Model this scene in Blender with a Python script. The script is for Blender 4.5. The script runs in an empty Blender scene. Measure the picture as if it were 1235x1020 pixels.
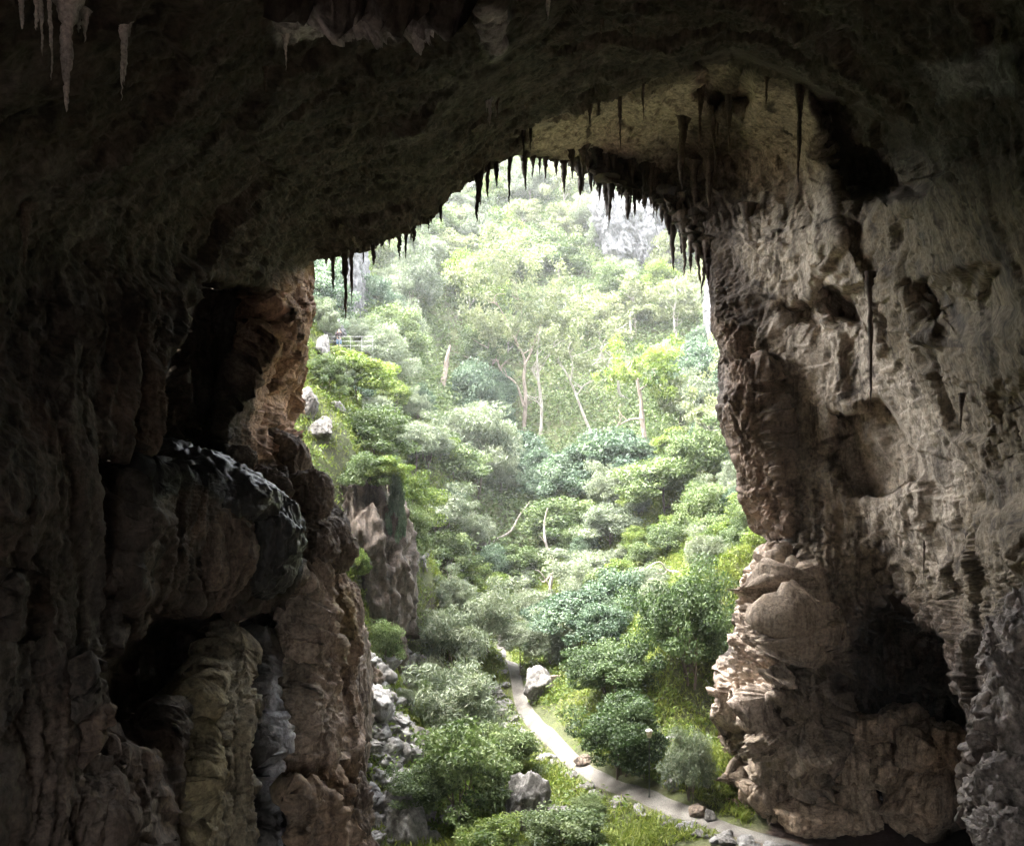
import bpy, bmesh, math, random
import numpy as np
from mathutils import Vector
R = math.radians
rng = np.random.default_rng(7)
random.seed(7)
S = bpy.context.scene
COL = S.collection

# ------------------------------------------------------------------ camera, sky, sun, exposure
F, CX, HY, CAMZ = 1000.0, 617.5, 590.0, 15.0          # focal length and horizon row of the photograph
cd = bpy.data.cameras.new('camera'); cam = bpy.data.objects.new('camera', cd); COL.objects.link(cam)
cam.location = (0, 0, CAMZ); cam.rotation_euler = (R(90), 0, 0)
cd.sensor_fit = 'HORIZONTAL'; cd.sensor_width = 36; cd.lens = 36 * F / 1235
cd.shift_y = (HY - 510) / 1235; cd.clip_start = .1; cd.clip_end = 3000
S.camera = cam
SUN_EL, SUN_AZ = R(67), R(-84)      # azimuth clockwise from the view direction (+Y): high over the left rim of the valley
W = bpy.data.worlds.new('World'); S.world = W; W.use_nodes = True
nt = W.node_tree; nt.nodes.clear()
sk = nt.nodes.new('ShaderNodeTexSky'); sk.sky_type = 'NISHITA'; sk.sun_disc = False
sk.sun_elevation = SUN_EL; sk.sun_rotation = SUN_AZ; sk.dust_density = 4; sk.air_density = 1.0
hs = nt.nodes.new('ShaderNodeHueSaturation'); hs.inputs['Saturation'].default_value = .22
bg = nt.nodes.new('ShaderNodeBackground'); bg.inputs['Strength'].default_value = .15
ow = nt.nodes.new('ShaderNodeOutputWorld')
nt.links.new(sk.outputs[0], hs.inputs['Color']); nt.links.new(hs.outputs[0], bg.inputs[0]); nt.links.new(bg.outputs[0], ow.inputs[0])
sl = bpy.data.lights.new('sun', 'SUN'); sl.energy = 1.0; sl.angle = R(40); sl.color = (1, .96, .88)
so = bpy.data.objects.new('sun', sl); COL.objects.link(so)
sd = Vector((math.sin(SUN_AZ) * math.cos(SUN_EL), math.cos(SUN_AZ) * math.cos(SUN_EL), math.sin(SUN_EL)))
so.rotation_euler = sd.to_track_quat('Z', 'Y').to_euler(); so.location = (0, -20, 120)
vs = S.view_settings; vs.view_transform = 'Standard'; vs.look = 'None'; vs.gamma = 1; vs.exposure = 4.5
S.render.engine = 'CYCLES'
cy = S.cycles
cy.use_denoising = True; cy.denoising_prefilter = 'ACCURATE'
try: cy.denoiser = 'OPENIMAGEDENOISE'
except Exception: pass
cy.max_bounces = 10; cy.diffuse_bounces = 6; cy.glossy_bounces = 2; cy.transmission_bounces = 4; cy.transparent_max_bounces = 4
cy.sample_clamp_indirect = 6

# ------------------------------------------------------------------ helpers
def px(x, y, Y):                       # photograph pixel at depth Y -> world point
    return np.stack([(np.asarray(x, float) - CX) / F * Y, np.asarray(Y, float) + 0 * np.asarray(x, float), CAMZ + (HY - np.asarray(y, float)) / F * Y], -1)

_g = np.random.default_rng(3).normal(size=(256, 3)); _g /= np.linalg.norm(_g, axis=1)[:, None]; _g = _g.astype(np.float32)
def perlin(P, seed=0):
    P = np.asarray(P, np.float32)
    I = np.floor(P); f = P - I; I = I.astype(np.int64)
    u = f * f * f * (f * (f * 6 - 15) + 10)
    out = 0
    for c in range(8):
        o = np.array([c & 1, (c >> 1) & 1, (c >> 2) & 1])
        J = I + o
        h = (J[:, 0] * 73856093) ^ (J[:, 1] * 19349663) ^ (J[:, 2] * 83492791) ^ (seed * 2654435761)
        h = (h ^ (h >> 13)) * 1274126177; h = (h ^ (h >> 16)) & 255
        d = ((f - o.astype(np.float32)) * _g[h]).sum(1)
        w = np.where(o == 1, u, 1 - u).prod(1)
        out = out + d * w
    return out * 1.5
def fbm(P, freq, octv=5, seed=0, gain=.5, ridged=False):
    P = np.asarray(P, np.float32) * np.asarray(freq, np.float32); a = 1; s = 0; t = 0
    for k in range(octv):
        n = perlin(P * 2.03 ** k + 17.3 * k, seed + k)
        if ridged: n = 1 - 2 * np.abs(n)
        s = s + a * n; t += a; a *= gain
    return s / t
def blocks(P, freq, seed=0):           # broken blocks: every cell of a jittered grid gets its own offset and tilt
    P = np.asarray(P, np.float32) * np.asarray(freq, np.float32); I = np.floor(P - .5).astype(np.int64)
    best = np.full(len(P), 1e9, np.float32); out = np.zeros(len(P), np.float32)
    for c in range(8):
        J = I + np.array([c & 1, (c >> 1) & 1, (c >> 2) & 1])
        h = (J[:, 0] * 73856093) ^ (J[:, 1] * 19349663) ^ (J[:, 2] * 83492791) ^ (seed * 2654435761)
        h = (h ^ (h >> 13)) * 1274126177; h = h ^ (h >> 16)
        g1 = _g[h & 255]; g2 = _g[(h >> 8) & 255]
        d = P - (J + .5 + .42 * g1); q = (d ** 2).sum(1); m_ = q < best
        best[m_] = q[m_]; out[m_] = (.55 * g1[:, 0] + .9 * (d * g2).sum(1))[m_]
    return out
def sstep(a, b, x):
    t = np.clip((x - a) / (b - a), 0, 1); return t * t * (3 - 2 * t)

def mesh_np(name, V, Fq, mat=None, smooth=True, attrs=None, colors=None):
    V = np.ascontiguousarray(V, np.float32); Fq = np.ascontiguousarray(Fq, np.int32)
    me = bpy.data.meshes.new(name)
    k = Fq.shape[1]; n = len(Fq)
    me.vertices.add(len(V)); me.vertices.foreach_set('co', V.ravel())
    me.loops.add(n * k); me.loops.foreach_set('vertex_index', Fq.ravel())
    me.polygons.add(n); me.polygons.foreach_set('loop_start', np.arange(0, n * k, k, dtype=np.int32))
    try: me.polygons.foreach_set('loop_total', np.full(n, k, np.int32))
    except Exception: pass
    me.polygons.foreach_set('use_smooth', np.full(n, smooth, bool))
    for a, v in (attrs or {}).items():
        at = me.attributes.new(a, 'FLOAT', 'POINT'); at.data.foreach_set('value', np.ascontiguousarray(v, np.float32))
    if colors is not None:
        at = me.attributes.new('tint', 'FLOAT_COLOR', 'POINT')
        c4 = np.ones((len(V), 4), np.float32); c4[:, :3] = colors
        at.data.foreach_set('color', c4.ravel())
    if mat: me.materials.append(mat)
    me.update(calc_edges=True); me.validate()
    return me
def obj(name, me, parent=None, loc=None):
    o = bpy.data.objects.new(name, me); COL.objects.link(o)
    if parent: o.parent = parent
    if loc is not None: o.location = loc
    return o
def tag(o, label=None, cat=None, group=None, kind=None):
    if label: o['label'] = label
    if cat: o['category'] = cat
    if group: o['group'] = group
    if kind: o['kind'] = kind
    return o
def empty(name, loc, rz=0, sc=1):
    o = bpy.data.objects.new(name, None); COL.objects.link(o); o.location = loc; o.rotation_euler = (0, 0, rz)
    o.scale = (sc, sc, sc) if np.isscalar(sc) else sc
    o.empty_display_size = .2
    return o
def grid_faces(nu, nv, wrap=False):
    a = np.arange(nu * nv).reshape(nu, nv)
    if wrap: a = np.concatenate([a, a[:, :1]], 1)
    return np.stack([a[:-1, :-1], a[:-1, 1:], a[1:, 1:], a[1:, :-1]], -1).reshape(-1, 4)
def tube(P, rad, seg=8, ell=1.0):
    P = np.asarray(P, float); rad = np.asarray(rad, float); n = len(P)
    T = np.gradient(P, axis=0); T /= np.linalg.norm(T, axis=1)[:, None] + 1e-9
    ref = np.array([0.13, 1, .07]); A = np.cross(T, ref); A /= np.linalg.norm(A, axis=1)[:, None] + 1e-9
    B = np.cross(T, A); th = np.linspace(0, 2 * np.pi, seg, endpoint=False)
    V = P[:, None] + rad[:, None, None] * (np.cos(th)[None, :, None] * A[:, None] + ell * np.sin(th)[None, :, None] * B[:, None])
    return V.reshape(-1, 3), grid_faces(n, seg, True)
def join(parts):
    Vs, Fs, o = [], [], 0
    for V, Fc in parts: Vs.append(V); Fs.append(Fc + o); o += len(V)
    return np.concatenate(Vs), np.concatenate(Fs)
def smooth_path(P, n):
    P = np.asarray(P, float); k = len(P)
    if k < 3: t = np.linspace(0, 1, n)[:, None]; return P[0] * (1 - t) + P[-1] * t
    Q = np.concatenate([[2 * P[0] - P[1]], P, [2 * P[-1] - P[-2]]]); out = []
    for s in np.linspace(0, k - 1 - 1e-6, n):
        i = int(s); t = s - i; a, b, c, d = Q[i:i + 4]
        out.append(.5 * (2 * b + (c - a) * t + (2 * a - 5 * b + 4 * c - d) * t * t + (3 * b - a - 3 * c + d) * t ** 3))
    return np.array(out)
class RBF:
    def __init__(s, P, v, sc=1.0):
        s.P = np.asarray(P, float) / sc; s.sc = sc; n = len(s.P)
        D = np.linalg.norm(s.P[:, None] - s.P[None], axis=2)
        A = np.zeros((n + 3, n + 3)); A[:n, :n] = D - 1e-3 * np.eye(n); A[:n, n] = 1; A[:n, n + 1:] = s.P
        A[n:, :n] = A[:n, n:].T
        s.w = np.linalg.solve(A, np.concatenate([v, np.zeros(3)]))
    def __call__(s, Q):
        Q = np.asarray(Q, float) / s.sc; n = len(s.P); out = np.empty(len(Q))
        for i in range(0, len(Q), 100000):
            q = Q[i:i + 100000]
            D = np.sqrt(((q[:, None] - s.P[None]) ** 2).sum(2) + .0004)
            out[i:i + 100000] = D @ s.w[:n] + s.w[n] + q @ s.w[n + 1:]
        return out

# ------------------------------------------------------------------ materials
def newmat(name):
    m = bpy.data.materials.new(name); m.use_nodes = True; t = m.node_tree; t.nodes.clear()
    o = t.nodes.new('ShaderNodeOutputMaterial'); return m, t, o
def node(t, typ, **kw):
    n = t.nodes.new(typ)
    for k, v in kw.items():
        if k in n.inputs: n.inputs[k].default_value = v
        else: setattr(n, k, v)
    return n
def mulcol(t, a, b, fac=1.0, mode='MULTIPLY'):
    m = t.nodes.new('ShaderNodeMix'); m.data_type = 'RGBA'; m.blend_type = mode
    if isinstance(fac, (int, float)): m.inputs[0].default_value = fac
    else: t.links.new(fac, m.inputs[0])
    for s, v in ((6, a), (7, b)):
        if isinstance(v, tuple): m.inputs[s].default_value = v
        else: t.links.new(v, m.inputs[s])
    return m.outputs[2]
def ramp(t, fac, stops):
    r = t.nodes.new('ShaderNodeValToRGB'); e = r.color_ramp.elements
    while len(e) < len(stops): e.new(.5)
    for i, (p, c) in enumerate(stops): e[i].position = p; e[i].color = c if len(c) == 4 else (*c, 1)
    t.links.new(fac, r.inputs[0]); return r.outputs[0]
def rock_mat(name, attr=True, base=(.22, .19, .16), sc=1.0, wet=False, contrast=.7, bump=.5):
    m, t, o = newmat(name)
    g = node(t, 'ShaderNodeNewGeometry') if attr else node(t, 'ShaderNodeTexCoord')
    pos = g.outputs['Position'] if attr else g.outputs['Object']
    n1 = node(t, 'ShaderNodeTexNoise', Scale=1.3 * sc, Detail=10.0, Roughness=.68, Distortion=.4); t.links.new(pos, n1.inputs['Vector'])
    n2 = node(t, 'ShaderNodeTexNoise', Scale=7.0 * sc, Detail=8.0, Roughness=.7); t.links.new(pos, n2.inputs['Vector'])
    v1 = node(t, 'ShaderNodeTexVoronoi', Scale=2.2 * sc); v1.feature = 'DISTANCE_TO_EDGE'
    mx = node(t, 'ShaderNodeVectorMath', operation='ADD'); sc1 = node(t, 'ShaderNodeVectorMath', operation='SCALE'); sc1.inputs['Scale'].default_value = .5
    t.links.new(n1.outputs['Color'], sc1.inputs[0]); t.links.new(pos, mx.inputs[0]); t.links.new(sc1.outputs[0], mx.inputs[1]); t.links.new(mx.outputs[0], v1.inputs['Vector'])
    if attr:
        a = node(t, 'ShaderNodeAttribute', attribute_name='tint'); col = a.outputs['Color']
    else:
        oi = node(t, 'ShaderNodeObjectInfo')
        col = ramp(t, n1.outputs['Fac'], [(.3, tuple(.6 * c for c in base)), (.5, base), (.7, tuple(min(1, 1.35 * c) for c in base))])
    v = ramp(t, n2.outputs['Fac'], [(.36, (.42, .40, .37)), (.5, (.95, .95, .95)), (.64, (1.5, 1.47, 1.42))])
    c2 = mulcol(t, col, v, contrast)
    c3 = mulcol(t, c2, ramp(t, v1.outputs['Distance'], [(0, (.5, .47, .45)), (.035, (1, 1, 1))]), .35)
    mp = node(t, 'ShaderNodeMapping'); mp.inputs['Scale'].default_value = (2.6 * sc, 2.6 * sc, .22 * sc); t.links.new(pos, mp.inputs[0])
    n3_ = node(t, 'ShaderNodeTexNoise', Scale=1.0, Detail=7.0, Roughness=.65, Distortion=.3); t.links.new(mp.outputs[0], n3_.inputs['Vector'])
    c3 = mulcol(t, c3, ramp(t, n3_.outputs['Fac'], [(.38, (.34, .31, .29)), (.5, (1, 1, 1)), (.66, (1.3, 1.28, 1.25))]), .8)
    p = node(t, 'ShaderNodeBsdfPrincipled'); t.links.new(c3, p.inputs['Base Color'])
    if attr:
        t.links.new(node(t, 'ShaderNodeAttribute', attribute_name='rough').outputs['Fac'], p.inputs['Roughness'])
        p.inputs['Specular IOR Level'].default_value = .4
    else:
        p.inputs['Roughness'].default_value = .4 if wet else .88
    add = node(t, 'ShaderNodeMath', operation='ADD'); t.links.new(n2.outputs['Fac'], add.inputs[0]); t.links.new(n1.outputs['Fac'], add.inputs[1]); add2 = node(t, 'ShaderNodeMath', operation='ADD'); t.links.new(add.outputs[0], add2.inputs[0]); t.links.new(n3_.outputs['Fac'], add2.inputs[1])
    b = node(t, 'ShaderNodeBump', Strength=bump, Distance=.12 / sc); t.links.new(add2.outputs[0], b.inputs['Height']); t.links.new(b.outputs[0], p.inputs['Normal'])
    t.links.new(p.outputs[0], o.inputs[0]); return m
def leaf_mat(name, dark, mid, light, trans=.3, spec=.35):
    m, t, o = newmat(name)
    a = node(t, 'ShaderNodeAttribute', attribute_name='tone'); oi = node(t, 'ShaderNodeObjectInfo')
    ad = node(t, 'ShaderNodeMath', operation='MULTIPLY_ADD'); t.links.new(oi.outputs['Random'], ad.inputs[0]); ad.inputs[1].default_value = .36; t.links.new(a.outputs['Fac'], ad.inputs[2])
    sb = node(t, 'ShaderNodeMath', operation='SUBTRACT'); t.links.new(ad.outputs[0], sb.inputs[0]); sb.inputs[1].default_value = .18
    c = ramp(t, sb.outputs[0], [(.12, dark), (.5, mid), (.9, light)])
    p = node(t, 'ShaderNodeBsdfPrincipled', Roughness=.5); p.inputs['Specular IOR Level'].default_value = spec; t.links.new(c, p.inputs['Base Color'])
    tr = node(t, 'ShaderNodeBsdfTranslucent'); t.links.new(mulcol(t, c, (1.02, 1.12, .75, 1)), tr.inputs[0])
    mx = node(t, 'ShaderNodeMixShader'); mx.inputs[0].default_value = trans
    t.links.new(p.outputs[0], mx.inputs[1]); t.links.new(tr.outputs[0], mx.inputs[2]); t.links.new(mx.outputs[0], o.inputs[0])
    return m
def bark_mat(name, a, b, sc=(6, 6, 1.2)):
    m, t, o = newmat(name); g = node(t, 'ShaderNodeTexCoord')
    mp = node(t, 'ShaderNodeMapping'); mp.inputs['Scale'].default_value = sc; t.links.new(g.outputs['Object'], mp.inputs[0])
    n = node(t, 'ShaderNodeTexNoise', Scale=1.0, Detail=6.0); t.links.new(mp.outputs[0], n.inputs['Vector'])
    p = node(t, 'ShaderNodeBsdfPrincipled', Roughness=.8); t.links.new(ramp(t, n.outputs['Fac'], [(.35, a), (.62, b)]), p.inputs['Base Color'])
    bm = node(t, 'ShaderNodeBump', Strength=.5, Distance=.05); t.links.new(n.outputs['Fac'], bm.inputs['Height']); t.links.new(bm.outputs[0], p.inputs['Normal'])
    t.links.new(p.outputs[0], o.inputs[0]); return m
def plain_mat(name, c, rough=.7, metal=0.0):
    m, t, o = newmat(name); g = node(t, 'ShaderNodeTexCoord'); n = node(t, 'ShaderNodeTexNoise', Scale=14.0, Detail=4.0); t.links.new(g.outputs['Object'], n.inputs['Vector'])
    p = node(t, 'ShaderNodeBsdfPrincipled', Roughness=rough, Metallic=metal)
    t.links.new(ramp(t, n.outputs['Fac'], [(.3, tuple(.8 * v for v in c)), (.7, tuple(min(1, 1.15 * v) for v in c))]), p.inputs['Base Color'])
    t.links.new(p.outputs[0], o.inputs[0]); return m
M_CAVE = rock_mat('cave_rock', True, sc=1.0, contrast=.75, bump=.6)
M_BROWN = rock_mat('brown_rock', False, (.13, .098, .074), 1.2)
M_TAWNY = rock_mat('tawny_rock', False, (.40, .30, .21), 1.2)
M_NEAR = rock_mat('pinkish_grey_rock', False, (.23, .195, .17), 1.2)
M_DKROCK = rock_mat('dark_brown_rock', False, (.085, .066, .052), 1.0)
M_GREY = rock_mat('grey_rock', False, (.125, .118, .11), 1.2)
M_PALE = rock_mat('pale_rock', False, (.18, .175, .168), .8)
M_FARCLIFF = rock_mat('far_cliff_rock', False, (.14, .14, .145), .25, bump=.8)
M_DARKSTAL = rock_mat('dark_stalactite', False, (.05, .037, .028), 3)
M_BROWNSTAL = rock_mat('brown_stalactite', False, (.105, .078, .06), 3)
M_PALESTAL = rock_mat('pale_stalactite', False, (.50, .475, .45), 2.5)
M_WET = rock_mat('wet_flowstone', False, (.03, .031, .03), 1.5, wet=True)
L_DARK = leaf_mat('dark_leaf', (.028, .048, .018), (.062, .102, .036), (.12, .165, .065))
L_MID = leaf_mat('mid_leaf', (.04, .066, .022), (.09, .13, .044), (.16, .20, .08))
L_BRIGHT = leaf_mat('bright_leaf', (.05, .085, .015), (.12, .17, .03), (.20, .24, .06), .4)
L_SAGE = leaf_mat('sage_leaf', (.075, .095, .06), (.15, .18, .115), (.24, .26, .18), .3)
L_GUM = leaf_mat('gum_leaf', (.085, .10, .05), (.17, .19, .10), (.26, .27, .16), .35)
L_VINE = leaf_mat('vine_leaf', (.03, .058, .034), (.075, .12, .07), (.14, .19, .115), .25)
L_GRASS = leaf_mat('grass_blade', (.06, .085, .015), (.13, .165, .03), (.22, .24, .06), .4, .15)
B_WHITE = bark_mat('white_bark', (.14, .12, .10), (.32, .29, .25))
B_PINK = bark_mat('pinkish_bark', (.12, .09, .07), (.26, .21, .17))
B_DARK = bark_mat('dark_bark', (.05, .038, .028), (.13, .10, .075))
B_GREY = bark_mat('grey_dead_wood', (.20, .17, .14), (.42, .37, .32))

# ------------------------------------------------------------------ terrain
TC = [  # photograph column, row, depth
 (960,1020,35),(880,1000,37),(800,975,40),(740,950,43),(690,920,47),(650,880,53),(628,850,58),(610,810,68),(607,792,74),
 (560,1000,40.5),(490,1010,41),(470,900,54),(480,800,74),(540,900,51),(560,800,73),(600,940,45),
 (600,770,80),(580,700,92),(600,600,108),(640,520,118),(640,400,135),(640,300,155),(620,228,176),
 (700,800,56.5),(800,800,50),(850,900,42),(780,957,41),(850,700,58),(900,650,55),(780,700,70),(700,700,80),(820,600,80),(860,500,95),
 (800,480,112),(800,400,130),(870,380,140),(760,300,150),(800,240,168),(720,220,172),
 (470,565,60),(445,560,54),(430,500,62),(410,424,64),(380,380,70),(520,500,90),(535,600,85),(480,400,105),(420,330,120),(500,290,140),
 (535,650,82),(525,720,80),(385,565,50),(360,480,53),(680,600,96),(740,540,106),(560,430,125),(700,430,128),(545,240,172)]
TP = [tuple(px(a, b, c)) for a, b, c in TC]
TP += [(x, y, -.4) for x in (-6, 4, 14, 22) for y in (-25, -8, 8, 22, 30)] + [(-6, 36, -1.2), (22, 38, -.3), (14, 41, -.6), (18, 46, -1), (14, 47, -.8), (20, 52, 3)]
TP += [(-40, 20, 8), (50, 20, 10), (-40, 60, 30), (50, 60, 32), (-70, 140, 60), (90, 140, 62), (-90, 190, 80), (90, 190, 82), (-12, 215, 88), (0, 260, 70), (-90, 260, 60), (90, 260, 60)]
TP = np.array(TP)
_terr = RBF(TP[:, :2], TP[:, 2], 40)
PATHC = smooth_path(px(*np.array([(1075,1052,31.5),(960,1020,35),(880,1000,37),(800,975,40),(740,950,43),(690,920,47),(650,880,53),(628,850,58),(610,810,68),(604,790,75),(606,776,80)]).T)[:, :2], 160)
def path_dist(XY):
    out = np.full(len(XY), 99.0)
    near = (XY[:, 1] > 26) & (XY[:, 1] < 90) & (np.abs(XY[:, 0]) < 25)
    q = XY[near]
    if len(q): out[near] = np.sqrt(((q[:, None] - PATHC[None]) ** 2).sum(2)).min(1)
    return out
def height(XY, rough=True):
    XY = np.atleast_2d(np.asarray(XY, float)); z = _terr(XY)
    if rough:
        P3 = np.concatenate([XY, np.zeros((len(XY), 1))], 1)
        w = sstep(.8, 4, path_dist(XY)) * sstep(20, 45, XY[:, 1])
        z = z + w * (1.1 * fbm(P3, .11, 4, 11) + .22 * fbm(P3, .7, 3, 15))
    return z
_sx = np.linspace(-1, 1, 460); TX = 60 * _sx + 160 * _sx ** 5
TY = np.concatenate([np.linspace(-60, 24, 40)[:-1], np.linspace(24, 110, 300)[:-1], np.linspace(110, 215, 150)[:-1], np.linspace(215, 420, 40)])
GX, GY = np.meshgrid(TX, TY); XY = np.stack([GX.ravel(), GY.ravel()], 1)
TZ = height(XY).reshape(GX.shape)
def ground(pxx, pyy):                  # where the ray through a photograph pixel meets the terrain
    Ys = np.concatenate([np.arange(30, 90, .25), np.arange(90, 260, .5)])
    P = px(np.full(len(Ys), pxx), np.full(len(Ys), pyy), Ys)
    d = P[:, 2] - height(P[:, :2])
    i = np.argmax(d < 0)
    if d[i] >= 0: i = len(Ys) - 1
    return np.array([P[i, 0], P[i, 1], height(P[i:i + 1, :2])[0]])

m, t, o = newmat('ground_cover')
g = node(t, 'ShaderNodeNewGeometry')
n1 = node(t, 'ShaderNodeTexNoise', Scale=.35, Detail=8.0, Roughness=.65); n2 = node(t, 'ShaderNodeTexNoise', Scale=6.0, Detail=6.0, Roughness=.7)
for n in (n1, n2): t.links.new(g.outputs['Position'], n.inputs['Vector'])
gc = ramp(t, n1.outputs['Fac'], [(.3, (.05, .042, .024)), (.45, (.05, .058, .02)), (.6, (.075, .085, .028)), (.75, (.085, .07, .045))])
gc = mulcol(t, gc, ramp(t, n2.outputs['Fac'], [(.3, (.5, .5, .5)), (.7, (1.4, 1.4, 1.3))]), .8)
at = node(t, 'ShaderNodeAttribute', attribute_name='dirt')
gc = mulcol(t, gc, ramp(t, n2.outputs['Fac'], [(.3, (.07, .045, .035)), (.7, (.17, .115, .09))]), at.outputs['Fac'], 'MIX')
p = node(t, 'ShaderNodeBsdfPrincipled', Roughness=.95); t.links.new(gc, p.inputs['Base Color'])
b = node(t, 'ShaderNodeBump', Strength=.8, Distance=.15); t.links.new(n2.outputs['Fac'], b.inputs['Height']); t.links.new(b.outputs[0], p.inputs['Normal'])
t.links.new(p.outputs[0], o.inputs[0]); M_GROUND = m
dirt = np.maximum(sstep(37.5, 34.5, GY - .08 * (GX - 8)) * sstep(7, 11, GX), np.maximum(sstep(30, 24, GY), ((GX > .31 * GY) & (GY < 50) & (GY > 20)))).ravel()
tag(obj('ground', mesh_np('ground', np.stack([GX, GY, TZ], -1).reshape(-1, 3), grid_faces(*GX.shape), M_GROUND, attrs={'dirt': dirt})), kind='structure')

# footpath: a gravel sheet with a soft irregular edge, laid on the terrain
m, t, o = newmat('path_gravel'); g = node(t, 'ShaderNodeNewGeometry')
n1 = node(t, 'ShaderNodeTexNoise', Scale=1.1, Detail=6.0); n2 = node(t, 'ShaderNodeTexNoise', Scale=22.0, Detail=5.0)
for n in (n1, n2): t.links.new(g.outputs['Position'], n.inputs['Vector'])
c = mulcol(t, ramp(t, n1.outputs['Fac'], [(.35, (.075, .066, .058)), (.62, (.15, .138, .125))]), ramp(t, n2.outputs['Fac'], [(.3, (.6, .6, .6)), (.7, (1.25, 1.25, 1.2))]))
p = node(t, 'ShaderNodeBsdfPrincipled', Roughness=.95); t.links.new(c, p.inputs['Base Color'])
b = node(t, 'ShaderNodeBump', Strength=.6, Distance=.03); t.links.new(n2.outputs['Fac'], b.inputs['Height']); t.links.new(b.outputs[0], p.inputs['Normal']); t.links.new(p.outputs[0], o.inputs[0])
M_PATH = m
pt = np.gradient(PATHC, axis=0); pt /= np.linalg.norm(pt, axis=1)[:, None]; pn = np.stack([-pt[:, 1], pt[:, 0]], 1)
us = np.linspace(-1, 1, 11)
wl = .47 + .11 * perlin(np.stack([np.arange(160) * .17, np.zeros(160), np.zeros(160)], 1), 5)
PV = PATHC[:, None] + pn[:, None] * (us[None, :, None] * wl[:, None, None])
pz = height(PV.reshape(-1, 2)).reshape(160, 11) + .05 - .07 * (np.abs(us)[None] > .95)
tag(obj('path', mesh_np('path', np.concatenate([PV, pz[..., None]], 2).reshape(-1, 3), grid_faces(160, 11), M_PATH)), kind='structure')

# ------------------------------------------------------------------ the cave
MOUTH = [(530,1250),(475,1090),(452,1020),(432,985),(420,930),(432,880),(418,820),(428,760),(420,705),(408,690),(420,655),(412,625),(398,600),(385,575),(372,560),
 (365,540),(352,520),(358,490),(350,470),(358,440),(362,400),(378,365),(380,330),(378,316),(400,308),(440,298),(470,282),(500,268),(520,252),(540,230),(565,212),(590,198),(620,188),
 (650,186),(690,196),(720,208),(745,222),(775,230),(800,245),(815,262),(835,285),(850,310),(858,340),(862,385),(868,430),(865,480),(872,515),(885,550),(893,590),(905,630),(925,652),
 (915,665),(903,690),(900,720),(890,755),(872,790),(866,830),(860,868),(868,885),(882,910),(872,940),(872,965),(866,990),(900,1060),(930,1250)]
OUTER = [(330,1700),(-450,1500),(-500,900),(-500,300),(-450,-300),(100,-420),(620,-420),(1150,-420),(1680,-300),(1735,300),(1735,900),(1680,1500),(1050,1700)]
CD = [ # cave depth: column, row, metres from the camera
 (-450,590,8),(-450,-300,7),(620,-420,9),(1700,-300,8),(1700,590,9),(-450,1500,8),(1700,1500,9),(300,1600,15),(1100,1600,22),
 (0,300,13),(0,600,11.5),(0,900,12.5),(90,600,14),(150,450,16.5),(150,800,17),(100,1000,14.5),(60,430,14),(180,560,18),
 (220,480,19.5),(300,440,27),(345,400,32),(376,330,38),(354,500,37),(330,350,30),(290,550,26),(380,570,32),
 (240,640,23),(330,640,27),(400,650,31),(250,790,25.5),(330,850,26),(300,980,24),(390,760,29),(395,900,28),(430,960,30),(420,820,31),(180,940,18.5),(470,1090,30),
 (400,308,34),(470,282,34),(540,230,34.5),(500,150,23),(300,150,16.5),(100,150,12),(600,50,18),(400,0,13),(250,280,22),(100,320,16),(330,300,28),(0,60,9.5),(200,40,11.5),(560,190,31),
 (620,170,33.5),(720,100,30),(800,50,25),(900,40,24),(1000,80,22.5),(1100,130,21),(1200,80,15),(1235,250,15),(1180,200,18),
 (640,188,38),(720,205,41.5),(790,238,42),(850,310,41.5),(720,165,37.5),(830,160,37.5),(960,170,34),(980,250,34.5),(900,300,38),(1000,330,34),(1080,300,28),(1150,350,23),(1235,420,18),
 (862,400,40.5),(868,480,40),(950,450,37),(1050,420,33),(1100,500,30.5),(905,630,41.5),(960,600,38),(1050,600,35),(1130,600,30),(1200,600,25),(1235,650,21),
 (920,660,41.5),(900,720,41.5),(865,850,41),(880,930,40.5),(950,740,36.8),(945,840,36),(960,900,36.5),(940,680,37.5),(1000,700,37),(1080,690,36),(1160,720,31),(1200,850,27),(1235,800,23),(1080,850,37),(1170,980,33),(1000,1000,37.5),(880,1000,38.5),(910,1100,37)]
CDa = np.array(CD, float); _cav = RBF(CDa[:, :2], CDa[:, 2], 300)
def resample(P, n):
    P = np.asarray(P, float); d = np.concatenate([[0], np.cumsum(np.linalg.norm(np.diff(P, axis=0), axis=1))])
    s = np.linspace(0, d[-1], n); return np.stack([np.interp(s, d, P[:, 0]), np.interp(s, d, P[:, 1])], 1)
def sdpoly(Q, poly):
    poly = np.asarray(poly, float); n = len(poly); d = np.full(len(Q), 1e9); ins = np.zeros(len(Q), bool)
    for i in range(n):
        a, b_ = poly[i], poly[(i + 1) % n]; e = b_ - a; w = Q - a
        tt = np.clip((w @ e) / (e @ e), 0, 1); q = w - tt[:, None] * e; d = np.minimum(d, (q ** 2).sum(1))
        c1 = (a[1] <= Q[:, 1]) != (b_[1] <= Q[:, 1])
        if abs(e[1]) > 1e-9: ins ^= c1 & (Q[:, 0] < a[0] + (Q[:, 1] - a[1]) * e[0] / e[1])
    return np.where(ins, -1, 1) * np.sqrt(d)
def inpoly(Q, poly, soft):
    poly = np.asarray(poly, float); lo = poly.min(0) - soft * 1.5; hi = poly.max(0) + soft * 1.5
    m_ = ((Q > lo) & (Q < hi)).all(1); out = np.zeros(len(Q))
    out[m_] = sstep(soft, -soft, sdpoly(Q[m_], poly)); return out
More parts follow.
